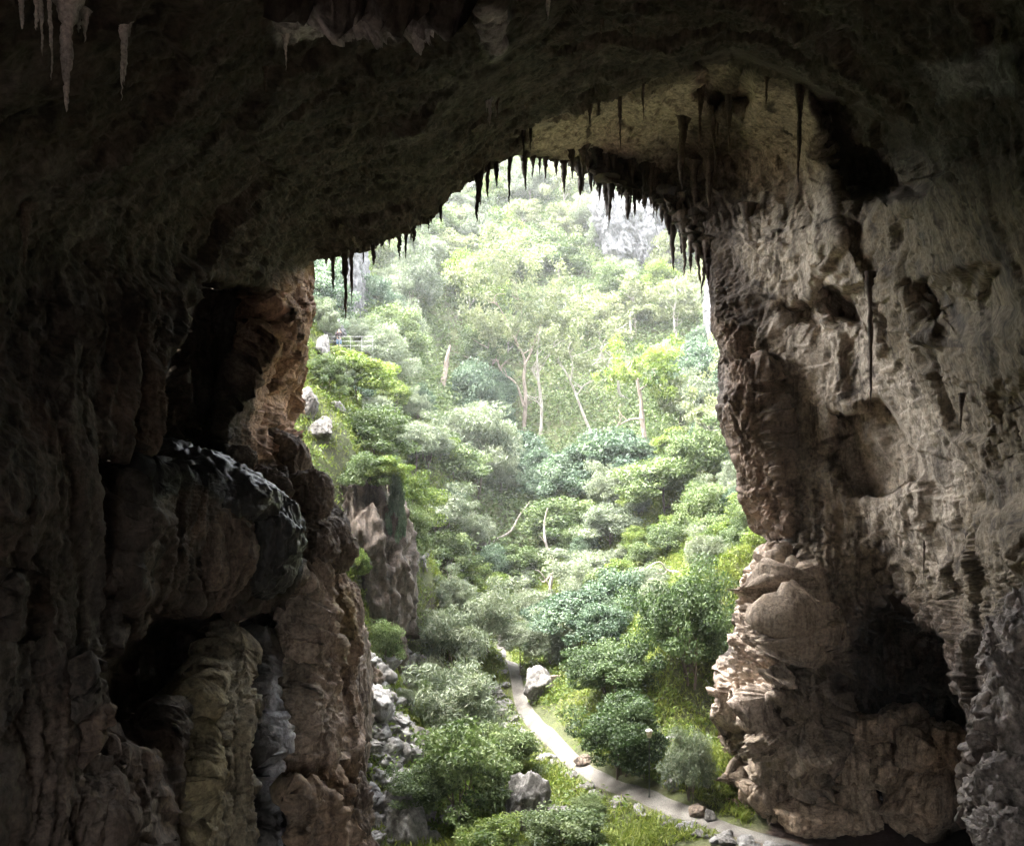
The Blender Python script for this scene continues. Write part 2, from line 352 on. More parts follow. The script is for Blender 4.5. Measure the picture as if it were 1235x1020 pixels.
VAULT = [(600,196),(628,186),(640,155),(690,140),(718,122),(770,100),(830,72),(880,58),(930,80),(990,106),(1060,133),(1115,172),(1138,215),(1120,235),(1060,240),(1030,300),(1060,380),(1110,470),(1150,560),(1140,640),(1050,640),(990,560),(920,430),(860,345),(800,245),(720,205)]
PUSH = [ # (outline, metres away from the camera, softness)
 ([(238,335),(300,342),(312,380),(296,420),(266,480),(258,520),(272,566),(165,552),(185,445),(215,390)], 5.5, 10),
 ([(120,800),(200,735),(300,728),(352,715),(345,770),(240,782),(232,830),(190,860),(170,900),(115,880)], 5, 14),
 ([(1010,850),(1018,780),(1045,725),(1085,722),(1130,760),(1152,800),(1172,850),(1176,990),(1180,1300),(1000,1300),(996,920)], 7, 7),
 ([(988,108),(1060,136),(1115,175),(1135,215),(1110,235),(1060,232),(1020,248),(1004,200)], 3.6, 9),
 ([(845,78),(880,62),(905,80),(900,125),(870,132),(842,112)], 2.4, 9),
 ([(985,350),(1045,345),(1052,402),(1012,386)], 2.2, 7), ([(948,368),(985,362),(992,402),(960,398)], 1.5, 8),
 ([(1115,345),(1200,330),(1222,370),(1190,395),(1130,392)], 2.4, 22),
 ([(1005,495),(1060,488),(1112,552),(1106,585),(1030,606),(1004,560)], 1.6, 4),
 ([(860,872),(905,880),(928,905),(905,935),(868,915)], 2.4, 5),
 ([(940,660),(955,640),(985,720),(975,830),(945,850),(950,760)], .9, 10),
 ([(1205,470),(1300,460),(1300,560),(1212,560)], 1.2, 22),
 ([(100,560),(130,545),(138,640),(108,660)], 2, 8),
 # pieces that stand out
 ([(325,-10),(540,-10),(515,28),(455,22),(400,38),(350,20)], -1.0, 8), ([(575,-10),(610,-10),(608,60),(592,72),(580,40)], -.9, 8),
 ([(158,560),(200,540),(270,560),(325,600),(352,640),(352,690),(312,706),(255,738),(165,738),(130,705),(148,600)], -2.0, 22),
 ([(925,655),(962,700),(970,755),(942,830),(902,880),(858,870),(872,800),(898,760),(898,700)], -1.8, 9),
 ([(232,850),(262,770),(285,770),(290,1030),(225,1030)], -1.3, 9), ([(300,770),(318,770),(318,1030),(304,1030)], -.8, 5),
 ([(350,700),(392,690),(398,1030),(352,1030)], -1.4, 8),
 ([(345,950),(380,945),(410,965),(405,1010),(350,1025)], -2.2, 8),
 ([(1000,200),(1030,300),(1075,420),(1065,430),(1000,330),(985,250)], -.9, 6),
 ([(870,440),(935,450),(960,640),(900,620),(876,520)], -.9, 8), ([(900,895),(945,790),(985,800),(1000,930),(960,960),(905,950)], -1.2, 9),
 ([(130,905),(160,880),(180,920),(172,1000),(120,1010)], -1.3, 16), ([(85,800),(112,800),(118,880),(90,900)], -1, 7), ([(0,690),(22,700),(24,760),(0,770)], -1, 7),
]
NT, NR = 2300, 520
Bp = resample(MOUTH, NT); Op = resample(OUTER, NT)
jag = 3.2 * fbm(np.stack([np.arange(NT) * .035, np.zeros(NT), np.zeros(NT)], 1), 1, 4, 40)
rad = Bp - np.array([630., 600.]); rad /= np.linalg.norm(rad, axis=1)[:, None]
Bp = Bp + rad * jag[:, None]
sv = np.linspace(0, 1, NR) ** 1.25
Q = (Bp[None] * (1 - sv)[:, None, None] + Op[None] * sv[:, None, None]).reshape(-1, 2)
def base_depth(Q):
    D = _cav(Q)
    va = inpoly(Q, VAULT, 3.5)
    D = D + 4.0 * va * sstep(1, 12, D - 0) * (Q[:, 1] < 330)*sstep(300, 200, Q[:, 1])
    q3 = np.stack([Q[:, 0], Q[:, 1], 0 * Q[:, 0]], 1); Qv = Q + np.stack([perlin(q3 / 42., 160) * 11 + perlin(q3 / 15., 162) * 4, perlin(q3 / 42., 161) * 11 + perlin(q3 / 15., 163) * 4], 1)
    for poly, a, s in PUSH: D = D + a * inpoly(Qv, poly, s)
    return np.maximum(D, 5.5)
D = base_depth(Q)
P = px(Q[:, 0], Q[:, 1], D)
# rock relief, along the surface normal
Pg = P.reshape(NR, NT, 3); N = np.cross(np.gradient(Pg, axis=1), np.gradient(Pg, axis=0)); N /= np.linalg.norm(N, axis=2)[..., None] + 1e-9
N = N.reshape(-1, 3); view = P - np.array([0, 0, CAMZ]); N *= np.where((N * view).sum(1) > 0, -1, 1)[:, None]
qx, qy = Q[:, 0], Q[:, 1]
wall = np.clip(np.maximum(np.maximum(inpoly(Q, [(-500,340),(240,335),(330,350),(440,560),(470,1300),(-500,1400)], 40), inpoly(Q, [(868,380),(1000,440),(1060,560),(1235,640),(1700,600),(1700,1300),(860,1100),(858,860),(925,650)], 30)), 0), 0, 1)
Dsm = _cav(Q); PN = P.copy(); PN[:, 1] = Dsm + .25 * (D - Dsm); PN[:, 0] = (qx - CX) / F * Dsm; PN[:, 2] = CAMZ + (HY - qy) / F * Dsm
warp = np.stack([perlin(PN * .35, 60), perlin(PN * .35 + 9, 61), perlin(PN * .35 + 23, 62)], 1)
Pw = PN + .6 * warp
leftw = wall * (qx < 600); rightw = wall * (qx > 600)
blk = blocks(Pw * np.array([1, .7, .62]), .42, 3) + .45 * blocks(Pw * np.array([1, .7, .8]) + .15 * warp, 1.25, 4) + .2 * blocks(Pw, 3.3, 6)
big = fbm(Pw, .16, 3, 20)
med = fbm(Pw * np.array([1, 1, .6]), .55, 5, 24, .55, True)
medv = fbm(Pw * np.array([1, 1, .22]), .8, 5, 28, .55, True)
lump = 1 - np.abs(perlin(Pw * np.array([.8, .8, .22]), 30)) - .5 * np.abs(perlin(Pw * np.array([2.1, 2.1, .8]), 31))
facing = np.abs((N * view).sum(1)) / np.linalg.norm(view, axis=1)
vaultm = inpoly(Q, [(640,150),(720,122),(880,75),(990,125),(1140,220),(1235,300),(1235,620),(1100,720),(1000,680),(960,480),(930,400),(870,300),(800,215),(720,190),(640,178)], 25)
_s = 2.6 * fbm(Pw + .25 * warp, .10, 4, 120, .45) + .35 * fbm(Pw * np.array([1, 1, -1]) + 40, .5, 3, 124); _s = _s - np.floor(_s)
ledge = np.where(_s < .9, _s / .9, (1 - _s) / .1) - .5
_s = 2.2 * fbm(Pw * np.array([1.0, 1.0, 1.6]), .33, 4, 130, .5); _s = _s - np.floor(_s)
ledge2 = np.where(_s < .88, _s / .88, (1 - _s) / .12) - .5
uu = (qx - CX) / F * Dsm + .5 * warp[:, 0]
_k = np.clip(24 / Dsm, 1, 1.9); PU = np.stack([uu * _k, .05 * Dsm, PN[:, 2]], 1)
flute = fbm(PU * np.array([1.0, 1, .07]), 1.0, 3, 33, .5, True)
flute2 = fbm(PU * np.array([3.4, 1, .22]), 1.0, 3, 36, .55, True)
fine2 = fbm(np.stack([uu, .3 * Dsm, PN[:, 2] * .5], 1), 3.6, 4, 47, .6, True)
strk = fbm(np.stack([Pw[:, 0] * .8 - Pw[:, 2] * .9, Pw[:, 1] * .25, (Pw[:, 0] + Pw[:, 2]) * .12], 1), 1.0, 4, 38, .55, True)
fine = fbm(PN, 2.4, 5, 44, .6)
edge = sstep(0, .03, np.repeat(sv, NT))
kv = 1 - .7 * vaultm
dsp = .6 * big + (1 - wall) * kv * (.13 * med + .17 * strk + .15 * lump) + .22 * fine * (.2 + .8 * kv) + .13 * fine2 * (.2 + .8 * kv)
dsp += leftw * (.55 * flute + .26 * flute2 + .12 * medv + .12 * blk) + rightw * kv * (.34 * flute + .2 * flute2 + .18 * med + .42 * blk) + (1 - wall) * (.04 + .15 * kv) * blk
butt = inpoly(Q, [(925,652),(985,690),(1000,760),(1000,1020),(862,1020),(856,870),(870,790)], 14) + .6 * inpoly(Q, [(300,335),(385,315),(390,600),(300,600)], 14)
crust = inpoly(Q, [(325,-10),(540,-10),(515,28),(455,22),(400,38),(350,20)], 8)
dsp += butt * (.55 * blk + .35 * blocks(Pw * np.array([1, .7, .8]), .8, 9)) + crust * 1.2 * (.5 * blocks(Pw, 2.2, 12) + .6 * fbm(PN, 2.5, 3, 77, .6, True))
dsp += (.4 - .3 * leftw) * ledge * (.6 + .4 * kv) + .12 * ledge2 * vaultm
dsp *= .15 + .85 * sstep(.05, .32, facing)
dsp *= .45 + .55 * edge
dsp *= np.clip(D / 24, .4, 1.15)
P = P + N * dsp[:, None]
# colour of the stone, with light and shade painted into parts of it
BR = np.array([.135, .105, .082]); GR = np.array([.20, .185, .165]); OL = np.array([.70, .59, .47]); RU = np.array([.26, .165, .115]); DK = np.array([.055, .042, .035]); PK = np.array([.42, .33, .27]); YE = np.array([.34, .27, .09]); MO = np.array([.05, .065, .03]); WH = np.array([.95, .93, .92])
def mixc(c, k, w): return c * (1 - w[:, None]) + k * w[:, None]
c = np.repeat(BR[None], len(P), 0)
na = fbm(PN, .22, 4, 50); nb = fbm(PN, .6, 4, 54); nc = fbm(PN * np.array([1.2, 1.2, .16]), .8, 4, 57)
c = mixc(c, GR, .8 * sstep(-.05, .45, na))
c = mixc(c, DK, .75 * sstep(.1, .45, nc) * (.3 + .7 * wall))
c = mixc(c, RU, .55 * sstep(.12, .4, nb) * wall)
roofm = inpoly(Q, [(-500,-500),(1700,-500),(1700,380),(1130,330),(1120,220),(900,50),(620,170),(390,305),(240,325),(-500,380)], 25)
c = mixc(c, np.array([.085, .067, .05]), .85 * roofm * sstep(-.3, .3, nb))  # near roof toned darker than its brown stone, shade painted in
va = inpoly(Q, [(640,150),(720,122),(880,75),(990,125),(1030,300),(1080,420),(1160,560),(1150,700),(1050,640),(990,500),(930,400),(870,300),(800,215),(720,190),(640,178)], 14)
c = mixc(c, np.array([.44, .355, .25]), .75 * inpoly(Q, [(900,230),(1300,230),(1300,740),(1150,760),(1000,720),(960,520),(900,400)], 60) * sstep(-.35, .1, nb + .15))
c = mixc(c, OL, va * sstep(-.45, .05, nb + .25))  # pale vault stone, lightened further to stand for daylight from outside
marks = sstep(.30, .42, fbm(np.stack([P[:, 0] * .9 + P[:, 2] * .9, P[:, 1] * .3, (P[:, 0] - P[:, 2]) * .35], 1), 1.1, 3, 70))
c = mixc(c, DK, .85 * marks * va)
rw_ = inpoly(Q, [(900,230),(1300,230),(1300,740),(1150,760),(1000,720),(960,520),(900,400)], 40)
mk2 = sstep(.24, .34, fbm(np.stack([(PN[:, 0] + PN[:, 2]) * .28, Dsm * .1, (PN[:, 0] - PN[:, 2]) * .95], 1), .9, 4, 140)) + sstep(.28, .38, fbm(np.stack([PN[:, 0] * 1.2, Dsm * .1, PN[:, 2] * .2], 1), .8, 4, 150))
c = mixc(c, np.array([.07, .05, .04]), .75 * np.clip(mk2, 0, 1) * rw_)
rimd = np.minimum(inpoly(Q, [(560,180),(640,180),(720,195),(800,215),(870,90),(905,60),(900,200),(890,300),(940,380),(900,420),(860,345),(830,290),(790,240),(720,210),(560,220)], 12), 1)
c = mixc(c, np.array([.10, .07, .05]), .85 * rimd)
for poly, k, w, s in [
 ([(300,350),(380,320),(385,560),(290,560)], np.array([.85, .55, .37]), .85, 15), ([(868,380),(930,420),(960,640),(925,660),(890,600)], np.array([.42, .30, .22]), .7, 15),  # first area: left opening edge, its tan brightened in place of light
 ([(925,655),(962,700),(970,755),(942,830),(902,880),(858,870),(872,800),(898,760),(898,700)], np.array([.92, .74, .60]), .85, 8),  # buttress ledge: pinkish stone painted paler so that it looks lit
 ([(930,650),(1000,690),(1012,760),(1000,1010),(862,1010),(866,900),(930,860)], [.44, .35, .26], .8, 16), ([(345,690),(440,690),(440,1030),(350,1030)], [.70, .55, .42], .8, 14), ([(230,760),(290,760),(290,1030),(200,1030)], [.52, .44, .31], .75, 14), ([(862,940),(1000,960),(1010,1010),(860,1010)], [.40, .27, .17], .6, 14),  # second area: left columns, lit look put into the colour
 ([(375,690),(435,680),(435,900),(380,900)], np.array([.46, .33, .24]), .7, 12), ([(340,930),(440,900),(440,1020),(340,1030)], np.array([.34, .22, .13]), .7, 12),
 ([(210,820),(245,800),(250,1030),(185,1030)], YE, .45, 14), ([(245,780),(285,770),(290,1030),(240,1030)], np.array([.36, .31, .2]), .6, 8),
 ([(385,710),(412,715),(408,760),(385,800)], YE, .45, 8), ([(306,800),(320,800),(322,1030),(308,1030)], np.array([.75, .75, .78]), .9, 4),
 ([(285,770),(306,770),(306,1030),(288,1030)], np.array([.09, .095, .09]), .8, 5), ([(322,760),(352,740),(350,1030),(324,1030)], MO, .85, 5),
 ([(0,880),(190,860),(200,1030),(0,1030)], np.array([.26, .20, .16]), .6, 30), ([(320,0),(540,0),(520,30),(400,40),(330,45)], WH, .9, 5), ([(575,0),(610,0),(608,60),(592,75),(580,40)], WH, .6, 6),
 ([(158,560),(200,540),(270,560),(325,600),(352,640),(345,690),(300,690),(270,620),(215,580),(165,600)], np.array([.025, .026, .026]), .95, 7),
 ([(1120,70),(1235,50),(1235,110),(1150,110)], np.array([.55, .55, .58]), .7, 10), ([(1000,720),(1180,720),(1180,1000),(1000,1000)], np.array([.16, .11, .08]), .5, 20)]:  # first area: blue-grey highlight painted on the roof
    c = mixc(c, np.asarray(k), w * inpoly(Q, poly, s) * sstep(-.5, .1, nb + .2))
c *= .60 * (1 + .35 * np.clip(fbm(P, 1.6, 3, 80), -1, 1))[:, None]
wetm = 0 * qx
rough = .9 - .65 * wetm - .3 * inpoly(Q, [(285,760),(350,740),(352,1030),(286,1030)], 8)
# extra rings: the outer rock face beyond the lip, and the passage behind the camera
B0 = P[:NT]; rw = np.stack([rad[:, 0], -rad[:, 1]], 1)
pre = []
for a, dy in ((90, 6), (55, 7), (32, 8), (14, 6), (5, 3.6), (1.8, 2.2), (.6, 1.0), (.15, .4)):
    q = B0.copy(); q[:, 0] += rw[:, 0] * a; q[:, 2] += np.minimum(rw[:, 1] * a, 9 + 0 * a); q[:, 1] += dy
    if a > 1: q += (min(a * .25, 2.5) * fbm(q, .2, 4, 90))[:, None]
    pre.append(q)
L0 = P[-NT:]; post = []
for dy, k in ((3, 1.05), (7, 1.12), (12, 1.12), (18, .96), (25, .78), (32, .58)):
    q = L0.copy(); q[:, 1] = L0[:, 1] - dy - .25 * dy * (L0[:, 1] - 8) / 8; q[:, 0] *= k; q[:, 2] = CAMZ + (q[:, 2] - CAMZ) * k
    q += (.9 * fbm(q, .2, 4, 95))[:, None]; post.append(q)
VV = np.concatenate(pre + [P] + post); nr = len(VV) // NT
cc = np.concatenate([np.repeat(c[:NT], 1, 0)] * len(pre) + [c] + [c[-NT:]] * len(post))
rr = np.concatenate([rough[:NT]] * len(pre) + [rough] + [rough[-NT:]] * len(post))
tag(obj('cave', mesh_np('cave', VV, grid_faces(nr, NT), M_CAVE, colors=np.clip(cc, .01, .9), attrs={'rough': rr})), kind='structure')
def cave_point(x, y, off=0.0):
    d = base_depth(np.array([[x, y]], float))[0]; return px(x, y, d + off), d + off

# ------------------------------------------------------------------ stalactites
def stal_mesh(L, r, seed, mat, flat=.7, nlob=1):
    rs = np.random.default_rng(seed); parts = []
    for k in range(nlob):
        l = L * (1 if k == 0 else rs.uniform(.35, .8)); rr_ = r * (1 if nlob == 1 else rs.uniform(.4, .65)); ox = 0 if k == 0 else rs.uniform(-1, 1) * r
        n = max(12, min(40, int(l / max(r, .02) * 3))); s = np.linspace(0, 1, n)
        z = .12 * L - s * (l + .12 * L)
        Pn = np.stack([ox * (1 - .3 * s) + .10 * r * rs.normal(size=n).cumsum() * .5, .1 * r * rs.normal(size=n), z], 1)
        prof = (1.25 * np.exp(-s * 9) + (1 - s) ** rs.uniform(.45, .8) * rs.uniform(.8, 1.0) + .22 * np.sin(s * rs.uniform(6, 16) + rs.uniform(0, 6)) * (1 - s) + .1 * rs.normal(size=n) * (1 - s)) * rr_
        V, Fc = tube(Pn, np.maximum(prof, .012 * r), 10, flat)
        V += (.16 * r * fbm(V + seed, 1.4 / r, 2, seed % 50))[:, None] * np.array([1, 1, .3]); parts.append((V, Fc))
    V, Fc = join(parts); return mesh_np('stalactite', V, Fc, mat)
STAL = [ # column, row of the root, row of the tip, width, material, label or None, lobes, group
 (574,203,268,14,'d','long black two-pronged stalactite hanging left of the peak of the arch',2),
 (588,196,238,8,'d',None,1),(598,194,226,8,'d',None,1),(616,186,248,12,'d','black stalactite hanging lowest at the peak of the arch',2),(632,190,230,8,'d',None,1),(642,190,215,6,'d',None,1),(651,190,213,5,'d',None,1),(658,190,216,6,'d',None,1),
 (670,194,212,6,'d',None,1),(680,196,234,8,'d','stalactite with a bulbous tip hanging from the pale vault rim',1),(690,200,216,5,'d',None,1),(700,203,236,8,'d',None,1),(712,206,232,11,'d',None,2),(722,210,246,11,'d',None,2),(732,214,262,13,'d',None,2),
 (738,218,274,10,'d','ragged black stalactite hanging in front of the left edge of the grey cliff',2),(750,222,240,8,'d',None,1),(757,224,266,8,'d',None,1),(766,226,262,7,'d','short black stalactite hanging straight above the boxy grey overhang of the far cliff',1),(779,230,252,5,'d',None,1),(785,233,252,4,'d',None,1),(792,238,262,5,'d',None,1),(799,243,270,7,'d',None,1),
 (810,240,326,22,'d','broadest black stalactite of the arch, dagger shaped, right of the grey cliff',2),(826,268,336,9,'b','slim brown stalactite beside the broad black dagger',1),(837,284,330,8,'b',None,1),(849,300,356,11,'b','dark stalactite nearest to the right-hand rock wall at the rim of the arch',2),
 (402,302,350,8,'b','short brown stalactite beside the thickest one at the left foot of the arch',1),(416,300,389,15,'b','thickest brown stalactite at the left foot of the arch above the person',2),(424,302,370,7,'b',None,1),
 (440,296,303,4,'d',None,1),(448,292,306,4,'d',None,1),(455,288,300,4,'d',None,1),(462,284,302,4,'d',None,1),(470,280,299,4,'d',None,1),(480,277,292,4,'d',None,1),(489,272,313,7,'d','thin black stalactite, longest on the left slope of the arch',1),(497,268,291,5,'d',None,1),(508,262,276,4,'d',None,1),(516,254,266,4,'d',None,1),
 (632,152,192,6,'d',None,1),(640,150,182,5,'d',None,1),(748,112,181,6,'b','slender stalactite hanging alone in front of the pale vault ceiling',1),(776,98,146,5,'b',None,1),(722,120,140,6,'b',None,1),(712,124,150,7,'b',None,1),(826,140,230,9,'b',None,1),(845,110,180,10,'b',None,2),(862,120,210,12,'b',None,2),(878,110,190,9,'b',None,1),(855,190,250,9,'b',None,1),(838,200,262,8,'b',None,1),
 (925,95,128,5,'b',None,1),(964,110,222,8,'b','needle-like stalactite hanging over the right pale vault beside the dark pocket',1),(902,255,335,10,'b','thick brown stalactite on the wall right of the arch rim, ending above the buttress',1),(970,282,338,5,'b',None,1),(1050,345,485,8,'b','longest thin stalactite on the shadowed right wall below the dark triangular hollow',1),(1115,640,700,6,'b',None,1),(1160,480,520,5,'b',None,1),
 (82,4,136,22,'p','largest pale grey stalactite with a swollen lower half in the upper left corner',1),(60,0,98,10,'p','thin pale stalactite with a needle tip beside the swollen one in the upper left corner',2),(48,-2,68,12,'p','broad pale stalactite drape in the upper left corner, second from the frame edge',3),(148,34,122,17,'p','pale ragged stalactite split into prongs, standing alone right of the swollen one',3),(100,18,52,14,'p','short pale fringe of stalactites between the swollen and the split one',3),(26,-4,36,9,'p','small pale stalactite closest to the upper left frame corner',1),
 (345,48,86,9,'p','pale stalactite pair under the white crust at the top of the roof',2),(590,118,152,12,'p','small grey stalactite cluster on the dark roof above the peak of the arch',3),(600,120,146,8,'b',None,2),(32,255,326,14,'b','faint brown stalactite low on the dark roof at the left frame edge',1),(320,85,112,5,'b',None,1),(660,-5,24,7,'p','small pale stalactite at the top frame edge, left of a finer cluster',1),(725,22,50,9,'b',None,2),(764,20,58,7,'b',None,2)]
MATS = {'d': M_DARKSTAL, 'b': M_BROWNSTAL, 'p': M_PALESTAL}
for i, (x, y0, y1, w, k, lab, nl) in enumerate(STAL):
    _, d = cave_point(x, max(y0 - 4, -40), -.35); s = d / F
    o = obj('stalactite', stal_mesh((y1 - y0) * s, w * (.72 if 695 < x < 860 and y1 > 225 else .5) * s, 100 + i, MATS[k], rng.uniform(.7, 1.2), nl), None, px(x, y0, d)); o.rotation_euler.z = rng.uniform(-.6, .6)
    if lab: tag(o, lab, 'stalactite', 'stalactites hanging from the cave roof')
    elif k == 'd': tag(o, 'small black stalactite in the ragged fringe along the rim of the cave mouth', 'stalactite', 'small black rim stalactites')
    else: tag(o, 'small brown stalactite on the shadowed roof or wall inside the cave', 'stalactite', 'small brown inner stalactites')
for i in range(18):
    x = 692 + i * 9.2 + rng.uniform(-4, 4); yr = np.interp(x, [690,720,745,775,800,815,835,850], [197,209,223,231,246,263,286,311]); y0 = yr - rng.uniform(14, 34); _, d = cave_point(x, y0, -.5); s = d / F
    o = obj('stalactite', stal_mesh((yr + rng.uniform(0, 20) - y0) * s, rng.uniform(5, 9) * s, 700 + i, M_BROWNSTAL if i % 3 else M_DARKSTAL, rng.uniform(.6, 1), 3), None, px(x, y0, d)); o.rotation_euler.z = rng.uniform(-1, 1)
    tag(o, 'clustered brown drapery behind the rim stalactites at the right of the arch', 'stalactite', 'brown drapery along the right rim')
# the fine fringe between the larger ones
rimp = resample([(395,309),(440,298),(470,282),(500,268),(520,252),(540,230),(565,212),(590,198),(620,188),(650,187),(690,197),(720,209),(745,223),(775,231),(800,246),(815,263),(835,286),(850,311)], 60)
protos = [stal_mesh(1.0, .09, 500 + i, M_DARKSTAL, 1, 1 + i % 2) for i in range(6)]
for i, (x, y) in enumerate(rimp):
    if 560 < x < 700 and rng.random() < .65: continue
    x += rng.uniform(-5, 5); _, d = cave_point(x, y - 4, -.2); L = .2 + 1.1 * rng.random() ** 2 * (1 if x < 560 else 1.5)
    o = obj('stalactite', protos[i % 6], None, px(x, y - 2, d)); wd_ = rng.uniform(.7, 1.5) * (2.6 if x > 700 else 1.2); o.scale = (wd_, wd_, L); o.rotation_euler.z = rng.uniform(0, 6)
    tag(o, 'small black stalactite in the ragged fringe along the rim of the cave mouth', 'stalactite', 'small black rim stalactites')

# ------------------------------------------------------------------ boulders and outcrops
def rock_mesh(name, size, seed, mat, facets=14, sub=5, rnd=.0, amp=.06, boxy=0, flow=0, blk=.10):
    rs = np.random.default_rng(seed)
    bm = bmesh.new(); bmesh.ops.create_icosphere(bm, subdivisions=sub, radius=1)
    V = np.array([v.co[:] for v in bm.verts]); Fc = np.array([[v.index for v in f.verts] for f in bm.faces]); bm.free()
    nn = rs.normal(size=(facets, 3)); nn /= np.linalg.norm(nn, axis=1)[:, None]; dd = rs.uniform(.62, 1, facets)
    cosn = V @ nn.T; r = np.where(cosn > .05, dd / np.maximum(cosn, .05), 9).min(1); r = np.minimum(r, 1.25)
    r = r * (1 - rnd) + rnd
    if boxy: r = np.minimum(r * 1.1, 1.0 / (np.abs(V) ** boxy).sum(1) ** (1 / boxy) * .92) * 1.05
    V = V * r[:, None]
    size = np.asarray(size, float)
    W_ = V * size; sm = min(size.mean(), 1.5 * size.min())
    f0 = 1.6 / sm
    W_ = W_ + V * (sm * (amp * fbm(W_ + seed * 3.1, f0, 5, seed % 60, .55) * 2 + amp * .9 * fbm(W_ * np.array([1, 1, .6]) + seed, f0 * 2.2, 5, seed % 40, .58, True)))[:, None]
    W_ = W_ + V * (sm * blk * blocks(W_ * np.array([1, 1, .75]) + seed * 1.7, 2.2 / sm, seed % 90))[:, None]
    W_ = W_ + V * (sm * blk * .4 * blocks(W_ + seed * 2.7, 6.5 / sm, seed % 80))[:, None]
    if flow: W_ = W_ + V * (sm * flow * fbm(np.stack([np.arctan2(V[:, 1], V[:, 0]) * 2.2 + .3 * perlin(V * 2, 5), V[:, 2] * .5, V[:, 2] * 0], 1), 2.0, 3, seed % 30, .6, True))[:, None]
    return mesh_np(name, W_, Fc, mat)
def boulder(x, y, w, h, mat, label, seed, off=0.0, Y=None, depth=1.0, group=None, name='boulder', rnd=0.0, facets=14, cat='boulder', sink=.3, rot=(0, 0, 0), sub=5, amp=.06, boxy=0, flow=0, blk=.10):
    """x, y: photograph pixel of the middle of the rock; w, h its size there"""
    if Y is None:
        g_ = ground(x, y + h * .35); Y = g_[1]
    s = Y / F; c0 = px(x, y, Y + off)
    o = obj(name, rock_mesh(name, (w * s * .55, max(w, h) * s * .5 * depth, h * s * .58), seed, mat, facets, sub, rnd, amp, boxy, flow, blk), None, c0)
    o.rotation_euler = rot
    if label: tag(o, label, cat, group)
    return o
def cb(x, y, w, h, mat, label, seed, off=-.3, **k):      # a boulder leaning on the cave wall
    _, d = cave_point(x, y, off); return boulder(x, y, w, h, mat, label, seed, Y=d, **k)
G1 = 'rounded boulders on the left ledge'
cb(342, 558, 62, 66, M_BROWN, 'largest round brown boulder, topmost on the left ledge against the light', 1, -.6, rnd=.6, group=G1, sub=6, amp=.07)
cb(318, 585, 56, 40, M_BROWN, 'low brown boulder wedged between the wet black flowstone and the topmost round boulder', 2, -.9, rnd=.5, group=G1, sub=6, amp=.09)
cb(368, 600, 64, 62, M_BROWN, 'dark rounded boulder directly below the topmost one on the left ledge', 3, -1.2, rnd=.5, group=G1, sub=6, amp=.09)
cb(402, 656, 46, 62, M_BROWN, 'knobbly brown boulder jutting into the light at the right end of the left ledge', 4, -.8, rnd=.5, group=G1, sub=6, amp=.09)
cb(335, 650, 50, 66, M_BROWN, 'tall brown boulder in the middle of the left ledge beside the wet flowstone', 5, -1.6, rnd=.5, group=G1, sub=6, amp=.09)
cb(372, 660, 56, 80, M_BROWN, 'broad brown boulder under the dark rounded one on the left ledge', 6, -.6, rnd=.5, group=G1, sub=6, amp=.09)
cb(288, 552, 34, 22, M_BROWN, 'small brown stone at the back of the left ledge beside the recess', 7, -2.0, rnd=.5, group=G1, sub=6, amp=.09)
G4 = 'flowstone mounds on the left ledge'
for i, (x, y, w, h, d, mt, l, fl, ry) in enumerate([(232, 588, 190, 76, 22.5, M_WET, 'black wet flowstone mound, highest of the left ledge, with glistening ridges', .06, 14), (312, 652, 82, 110, 23.5, M_WET, 'black wet flowstone tongue draped between the brown mound and the boulders', .07, 8),
  (225, 665, 138, 134, 21.5, M_BROWN, 'big smooth brown flowstone mound under the black wet one', .05, 6), (150, 640, 70, 130, 20, M_BROWN, 'dark brown flowstone bulge at the left end of the ledge', .05, 0)]):
    boulder(x, y, w, h, mt, l, 300 + i, Y=d, group=G4, name='flowstone', cat='flowstone', rnd=.75, sub=6, amp=.09, blk=.06, flow=fl * 1.5, rot=(0, R(ry), 0))
G2 = 'fallen boulders in the side cave at right'
for i, (x, y, w, h, l) in enumerate([
 (1112, 962, 104, 90, 'largest fallen boulder on the floor of the dark side cave at right'), (1088, 868, 56, 36, 'pale brown boulder lying at the back of the side cave, under the dark hollow'),
 (1125, 905, 80, 46, 'brown split slab resting on top of the largest boulder in the side cave'), (1040, 880, 46, 40, 'dark boulder at the left back of the side cave'),
 (1062, 908, 46, 46, 'rounded boulder in the middle of the rubble heap in the side cave'), (1030, 920, 44, 56, 'dark boulder against the left wall of the side cave'),
 (1152, 900, 44, 50, 'tall boulder against the right wall of the side cave'), (1075, 935, 50, 34, 'small cracked boulder left of the largest one in the side cave'),
 (1030, 975, 70, 60, 'low brown boulder at the foot of the buttress beside the side cave'), (975, 985, 80, 44, 'tawny boulder under the undercut foot of the right buttress')]):
    cb(x, y, w, h, M_TAWNY, l, 20 + i, -4.0 if 1010 < x < 1160 and y < 925 else -1.0 if x < 1010 else -4.5, rnd=.15, group=G2, facets=14, amp=.07, blk=.14)
# near grey rock at the right edge of the frame
G3 = 'grey outcrop rocks at the right frame edge'
for i, (x, y, w, h, d, l) in enumerate([(1228, 880, 110, 150, 20, 'big jagged grey outcrop at the right frame edge'), (1240, 770, 60, 110, 21, 'upper grey outcrop spur at the right frame edge'), (1205, 960, 90, 100, 19, 'ragged grey rock under the big outcrop at the right frame edge'),
  (1225, 1010, 90, 60, 17.5, 'pinkish striped slab in the lower right corner'), (1205, 800, 40, 90, 22, 'narrow grey fin left of the upper outcrop spur')]):
    boulder(x, y, w, h, M_NEAR, l, 40 + i, Y=d, group=G3, name='rock_outcrop', cat='rock outcrop', facets=24, amp=.10, sub=6, blk=.22)
